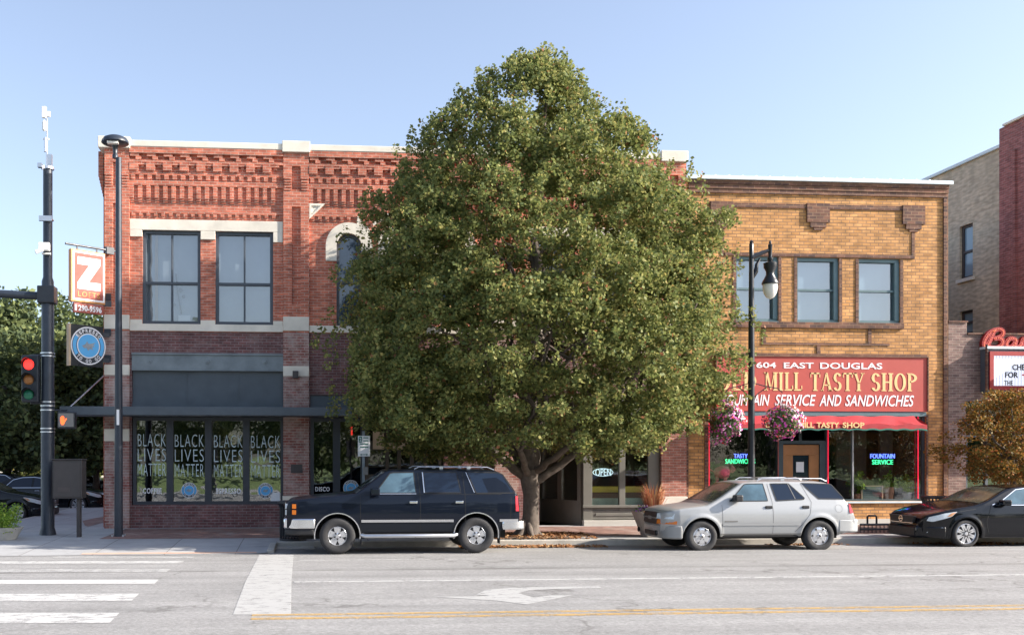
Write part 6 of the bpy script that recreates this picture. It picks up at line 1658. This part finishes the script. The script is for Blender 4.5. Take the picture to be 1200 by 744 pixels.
for sd in (-1, 1):
    for x0 in (2.61, 3.60): mb.box(x0, x0+.17, min(sd*(c.side(3, 1.1)-.01), sd*(c.side(3, 1.1)+.03)), max(sd*(c.side(3, 1.1)-.01), sd*(c.side(3, 1.1)+.03)), 1.07, 1.125)
mb.build('door_handle', 'chrome', DS, bevel=.012)
mirror(c, 'side_mirror', 1.86, 1.33, 'paint_navy', DS, .22, .16)
mb = MB()
for sd in (-1, 1):
    mb.tube([(2.75, sd*.62, 1.80), (2.85, sd*.62, 1.85), (4.35, sd*.62, 1.84), (4.5, sd*.62, 1.78)], .013, 8); 
    for x0 in (3.3, 3.9): mb.box(x0, x0+.08, sd*.62-.02, sd*.62+.02, 1.80, 1.86)
for x0 in (3.05, 4.2): mb.tube([(x0, -.62, 1.85), (x0, .62, 1.85)], .011, 8)
mb.build('roof_rack', 'silver', DS, smooth=40)
mb = MB()
for sd in (-1, 1):
    for x0 in (1.073+.50, 4.058+.5): mb.box(x0, x0+.015, min(sd*.70, sd*.95), max(sd*.70, sd*.95), .20, .50)
mb.build('mud_flap', 'plastic_black', DS)
p_ = at(395.5, 627, 20.85); DS.location = (p_[0]-1.073, 20.85+.965, .02)

# ---------------------------------------------------------------- silver SUV
c = Car(L=4.62, W=.865, zb=1.12, tumble=.30, crown=.035, rr=.06, wheels=(.95, 3.668), zw=.352, ra=.42, track=.755, flare=.022,
    prof=[(.10, .78), (.13, .89), (.38, .965), (.9, 1.02), (1.16, 1.06), (1.86, 1.50), (2.0, 1.545), (2.3, 1.565), (3.4, 1.565), (3.88, 1.545), (4.02, 1.50), (4.38, 1.06), (4.44, .95)]+[(4.62, .72)][:0]+[(4.50, .80)],
    plan=[(0, .5), (.12, .60), (.18, .78), (.34, .95), (.8, .995), (1.2, 1.0), (4.0, 1.0), (4.35, .985), (4.5, .96)],
    sec=[(.3, -.07), (.42, -.03), (.58, .0), (.70, .014), (.82, .012), (.95, -.008), (1.12, -.06)], sill=[(0, .42), (.5, .36), (.6, .34), (3.1, .34), (4.1, .36), (4.5, .46)])
c.L = 4.5; c.x0 = .12
SS = thing('parked_suv', 'silver four door SUV with black door handles parked before the sandwich shop', 'car', (0, 0, 0), 'cars parked along the kerb')
c.body(SS, ['paint_silver', 'clad_grey'], split=lambda x: .42)
c.under(SS); wheels(c, SS, .352, .205, .235, 'six')
mb = MB(); c.strip(mb, [(1.42, .615), (3.22, .615)], .05, .010); mb.build('rub_strip', 'paint_silver', SS)
mb = MB()
for pts in ([(1.415, .40), (1.415, 1.05)], [(2.585, .40), (2.585, 1.12)], [(3.10, .44), (3.25, .60), (3.44, .84), (3.50, 1.11)], [(1.415, .40), (3.10, .40)], [(2.585, 1.12), (2.52, 1.52)], [(3.50, 1.11), (3.30, 1.53)]): c.strip(mb, pts, .009, .003)
c.strip(mb, [(1.42, .592), (3.2, .592)], .006, .004)
mb.build('door_seam', 'seam_grey', SS)
W_ = [('side_window', [(1.60, 1.135), (1.66, 1.17), (1.98, 1.50), (2.06, 1.515), (2.42, 1.52), (2.49, 1.14)], 'car_glass_light'), ('side_window', [(2.69, 1.14), (2.60, 1.52), (3.02, 1.52), (3.35, 1.20), (3.33, 1.17), (2.72, 1.14)], 'tint_glass'), ('side_window', [(3.68, 1.18), (3.32, 1.53), (3.98, 1.51), (4.03, 1.49), (4.29, 1.17)], 'tint_glass')]
for nme, poly, m_ in W_:
    fr = c.panel(nme, poly, m_, SS, .006)
    mb = MB(); c.strip(mb, poly+[poly[0]], .02, .009, sub=3); mb.build('window_rubber', 'seam', fr)
mb = MB(); c.strip(mb, [(3.0, 1.52), (3.13, 1.18)], .014, .013); mb.build('window_trim', 'clad_grey', SS)
c.top_glass('windscreen', 1.20, 1.88, .06, 'screen_glass', SS); c.top_glass('rear_window', 4.05, 4.36, .10, 'tint_glass', SS)
wrap_bumper(c, .10, .52, .29, .60, 'clad_silver', 'front_bumper', SS, .012, bev=.05)
wrap_bumper(c, 4.63, 4.10, .42, .73, 'paint_silver', 'rear_bumper', SS, .015, bev=.04)
mb = MB(); bar_y(mb, .08, .14, .40, .60, .87); mb.build('grille', 'plastic_black', SS, bevel=.015)
mb = MB(); bar_y(mb, .065, .079, .40, .725, .755); bar_y(mb, .06, .0645, .11, .70, .775); mb.build('grille_bar', 'clad_grey', SS)
mb = MB(); bar_y(mb, .08, .098, .38, .34, .44); mb.build('air_intake', 'plastic_black', SS)
mb = MB()
for sd in (-1, 1): mb.lathe([(0, .0), (.055, .0), (.06, -.03)], (.02, sd*.58, .42), 'x', 14); 
mb.build('fog_light', 'plastic_black', SS)
def front_lamp(c, nm, xs_, z0, z1, m, parent, ya, off=.012, xo=.12):
    """lamp wrapped round the front corner: from y=ya on the nose to x=xs_ along the side"""
    mb = MB()
    for sd in (-1, 1):
        pts = [(-.055+xo, sd*ya)]
        wc = c.side(.02+xo, (z0+z1)/2)
        pts += [(-.035+xo, sd*(wc-.10)), (.02+xo, sd*(wc-.005+off*.5))]
        for k in range(1, 6): x = .02+xo+(xs_-.02-xo)*k/5; pts.append((x, sd*(c.side(x, (z0+z1)/2)+off)))
        n = len(pts); vs = [(x, y, z0) for x, y in pts]+[(x+.02, y*.99, z1) for x, y in pts]
        inner = [(x+.05, y*.9, z1) for x, y in pts]; inner0 = [(x+.05, y*.9, z0) for x, y in pts]
        fs = [((i, i+1, n+i+1, n+i) if sd > 0 else (i+1, i, n+i, n+i+1)) for i in range(n-1)]+[(n+i, n+i+1, 2*n+i+1, 2*n+i) for i in range(n-1)]+[(i, i+1, 3*n+i+1, 3*n+i) for i in range(n-1)]
        fs += [(n-1, 2*n-1, 3*n-1, 4*n-1)]
        mb.add(vs+inner+inner0, fs)
    return mb.build(nm, m, parent, smooth=35)
front_lamp(c, 'headlight', .32, .735, .855, 'lens_clear', SS, .42)
front_lamp(c, 'marker_light', .38, .62, .72, 'amber', SS, .42)
c.panel('tail_light', [(4.37, .86), (4.37, 1.06), (4.40, 1.06), (4.46, .86)], 'lens_red', SS, .02)
mb = MB()
for sd in (-1, 1):
    for x0 in (2.41, 3.27): y = c.side(3, .97); mb.box(x0, x0+.16, min(sd*(y-.01), sd*(y+.02)), max(sd*(y-.01), sd*(y+.02)), .965, 1.03)
mb.build('door_handle', 'plastic_black', SS, bevel=.012)
mirror(c, 'side_mirror', 1.74, 1.20, 'plastic_black', SS, .20, .15)
mb = MB()
for sd in (-1, 1):
    mb.tube([(2.35, sd*.56, 1.58), (2.45, sd*.56, 1.63), (3.85, sd*.56, 1.63), (3.98, sd*.56, 1.57)], .012, 8)
    mb.box(2.9, 2.98, sd*.56-.02, sd*.56+.02, 1.58, 1.64)
for x0 in (2.75, 3.6): mb.tube([(x0, -.56, 1.635), (x0, .56, 1.635)], .010, 8)
mb.build('roof_rack', 'silver', SS, smooth=40)
mb = MB(); c.strip(mb, [(1.46, .685), (1.76, .685)], .03, .004, sides=(-1,)); mb.build('door_badge', 'clad_grey', SS)
mb = MB(); n = 24; xc_, zc_2 = 4.12, .96
c.strip(mb, [(xc_+.085*math.cos(2*math.pi*k/n), zc_2+.085*math.sin(2*math.pi*k/n)) for k in range(n+1)], .005, .003, sides=(-1,), sub=1); mb.build('fuel_flap', 'seam_grey', SS)
p_ = at(822.9, 627, 21.2); SS.location = (p_[0]-.95, 21.2+.86, -.035)

# ---------------------------------------------------------------- black sedan
def sedan(label, body_m, glass_m, name='parked_sedan', group='cars parked along the kerb', kind='many'):
    c = Car(L=4.80, W=.905, zb=.98, tumble=.42, crown=.03, rr=.06, wheels=(.96, 3.736), zw=.325, ra=.37, track=.795, flare=.018,
        prof=[(0, .50), (.02, .66), (.12, .76), (.55, .88), (1.0, .955), (1.30, 1.0), (1.55, 1.09), (2.1, 1.37), (2.4, 1.41), (2.8, 1.43), (3.2, 1.41), (3.6, 1.32), (4.15, 1.10), (4.4, 1.06), (4.70, 1.02), (4.78, .90), (4.8, .7)],
        plan=[(0, .60), (.06, .74), (.22, .88), (.5, .96), (.9, 1.0), (4.0, 1.0), (4.5, .95), (4.8, .82)],
        sec=[(.2, -.04), (.32, -.005), (.5, .0), (.68, .008), (.8, .0), (.98, -.04)], sill=[(0, .24), (.5, .20), (.6, .22), (4.1, .24), (4.8, .34)])
    T = thing(name, label, 'car', (0, 0, 0), group)
    c.body(T, [body_m]); c.under(T); wheels(c, T, .325, .24, .21, kind)
    mb = MB()
    for pts in ([(1.50, .34), (1.45, .62), (1.58, .97)], [(2.62, .28), (2.62, .98)], [(3.30, .4), (3.62, .80), (3.58, .98)], [(1.50, .30), (3.28, .30)]): c.strip(mb, pts, .009, .003)
    c.strip(mb, [(.55, .80), (1.2, .90)], .008, .003)
    mb.build('door_seam', 'seam', T)
    W_ = [('side_window', [(1.78, 1.01), (1.86, 1.06), (2.30, 1.325), (2.62, 1.365), (2.64, 1.01)], glass_m), ('side_window', [(2.72, 1.01), (2.70, 1.37), (3.05, 1.355), (3.40, 1.27), (3.62, 1.05), (3.55, 1.01)], 'tint_glass')]
    for nme, poly, m_ in W_: c.panel(nme, poly, m_, T, .006)
    mb = MB(); c.strip(mb, [(1.62, .995), (1.86, 1.075), (2.30, 1.345), (2.65, 1.388), (3.08, 1.375), (3.42, 1.29), (3.66, 1.06), (3.60, .99), (1.70, .99)], .018, .010); mb.build('window_trim', 'chrome', T)
    c.top_glass('windscreen', 1.36, 2.12, .07, 'screen_glass', T); c.top_glass('rear_window', 3.62, 4.12, .10, 'tint_glass', T)
    wrap_bumper(c, -.06, .50, .22, .50, body_m, 'front_bumper', T, .01, bev=.05); wrap_bumper(c, 4.86, 4.2, .34, .62, body_m, 'rear_bumper', T, .01, bev=.05)
    mb = MB(); mb.prism([(-.42, .56), (.42, .56), (.50, .72), (-.50, .72)], -.07, .0); mb.xform(lambda p: Vector((p.y+.0, p.x, p.z))); mb.build('grille', 'plastic_black', T, bevel=.01)
    mb = MB(); mb.prism([(-.44, .545), (.44, .545), (.44, .56), (-.44, .56)], -.085, -.07); mb.lathe([(.075, 0), (.075, .012), (.055, .012), (.055, 0)], (0, -.072, .64), 'y', 20); mb.prism([(-.085, .63), (.085, .63), (.085, .652), (-.085, .652)], -.088, -.08); mb.xform(lambda p: Vector((p.y, p.x, p.z))); mb.build('grille_trim', 'chrome', T)
    mb = MB(); bar_y(mb, -.075, -.06, .5, .26, .44); mb.build('air_intake', 'plastic_black', T)
    c.panel('headlight', [(.10, .62), (.20, .60), (.60, .72), (.74, .84), (.45, .80), (.14, .71)], 'lens_clear', T, .006, curved=True)
    c.panel('marker_light', [(.50, .72), (.60, .73), (.72, .83), (.60, .81)], 'amber_dim', T, .009, curved=True)
    c.panel('fog_light_trim', [(.10, .34), (.45, .42), (.42, .47), (.18, .44)], 'lens_clear', T, .012, curved=True)
    c.panel('tail_light', [(4.3, .80), (4.3, .96), (4.68, .96), (4.74, .80)], 'lens_red', T, .008, curved=True)
    mb = MB()
    for sd in (-1, 1):
        for x0 in (2.40, 3.38): y = c.side(3, .86); mb.box(x0, x0+.18, min(sd*(y-.01), sd*(y+.03)), max(sd*(y-.01), sd*(y+.03)), .86, .885)
    mb.build('door_handle', 'chrome' if kind == 'many' else body_m, T, bevel=.01)
    mirror(c, 'side_mirror', 1.86, 1.05, body_m, T, .22, .13)
    return T, c
T1, c1 = sedan('shiny black sedan with chrome window line at the right end of the parked row', 'paint_black', 'car_glass_light')
p_ = at(1129, 627, 21.75); T1.location = (p_[0]-.88, 21.75+.9, -.03)

# ================================================================== BACKGROUND: side street
def hatch(label, group='cars parked in the side street'):
    t, c = sedan(label, 'paint_black', 'tint_glass', group=group); return t
T2, _ = sedan('dark sedan nearest in the side street at the left edge', 'paint_black', 'tint_glass', group='cars parked in the side street')
T2.rotation_euler = (0, 0, math.pi)
X2, Y2 = X(54, 33.0), 33.0
T2.location = (X2, Y2+.9, -.07)
T3 = copy_tree(T2); T3['label'] = 'dark car standing between the signal pole and the brick corner'
T3.location = (X(118, 38.5)+.1, 39.4, -.07)
T4 = copy_tree(T2); T4['label'] = 'dark car seen behind the nearest one in the side street'
T4.location = (X(66, 45), 46, -.07)
T5 = copy_tree(T2); T5['label'] = 'dark car farthest back beyond the brick corner'
T5.location = (X(112, 50)+1.5, 51, -.07)
# trees beyond the side street
TG = 'trees beyond the side street'
bushy_tree('dark bushy tree at the left edge behind the red light', X(8, 48), 48, 9.0, 4.4, 1.6, 'dark_leaf', 61, n=230, per=70, size=.30, group=TG)
bushy_tree('dark tree rising between the two poles', X(66, 55), 55, 9.6, 4.4, 1.8, 'dark_leaf', 62, n=230, per=70, size=.32, group=TG)
bushy_tree('dark tree closest to the brick corner', X(112, 50), 50, 8.6, 3.4, 1.6, 'dark_leaf', 63, n=220, per=70, size=.30, group=TG)
bushy_tree('low tree at the far left behind the dark sedan', X(-30, 60), 60, 8.5, 5, 1.8, 'dark_leaf', 64, n=200, per=60, size=.34, group=TG)
bushy_tree('low light green tree under the dark ones', X(40, 62), 62, 5.2, 3.2, .8, 'pear_leaf', 65, n=120, per=60, size=.3, group=TG)
bushy_tree('low light green tree beside the brick corner', X(100, 66), 66, 5.6, 3.4, .8, 'pear_leaf', 66, n=120, per=60, size=.3, group=TG)
mb = MB(); mb.box(-46, -12, 84, 92, -.1, 3.4); hb = mb.build('wall', 'buff_far', tag(bpy.data.objects.new('x', None), 'x', 'x')) if False else None
LB = thing('low_building', 'low pale building far behind the trees at the left', 'building', (-30, 84, 0))
mb = MB(); mb.box(-60, -9, 84, 92, -.2, 3.0); mb.build('wall', 'stone', LB)
mb = MB(); mb.box(-60.3, -8.7, 83.6, 92.3, 3.0, 3.3); mb.build('roof', 'roof', LB)
mb = MB()
for k in range(9): mb.box(-56+k*5, -53.4+k*5, 83.95, 83.99, 1.0, 2.2); 
mb.build('window', 'car_glass', LB)

# ================================================================== ACROSS THE STREET (seen in the glass)
OG = 'trees in the park across the street'
for k, (x, y, h, r) in enumerate(((-52, -40, 13, 7), (-40, -34, 12, 6.5), (-29, -40, 13, 7), (-19, -33, 10.5, 6), (-9, -39, 13, 7), (1, -34, 11, 6), (11, -40, 13, 7), (21, -33, 11, 6.5), (32, -39, 12, 7), (43, -34, 12, 7), (54, -39, 13, 7), (65, -34, 12, 7))):
    bushy_tree('full green park tree across the street, %s from the west' % ('first', 'second', 'third', 'fourth', 'fifth', 'sixth', 'seventh', 'eighth', 'ninth', 'tenth', 'eleventh', 'twelfth')[k], x, y, h, r, 1.2, 'dark_leaf', 80+k, n=150, per=45, size=.6, group=OG)
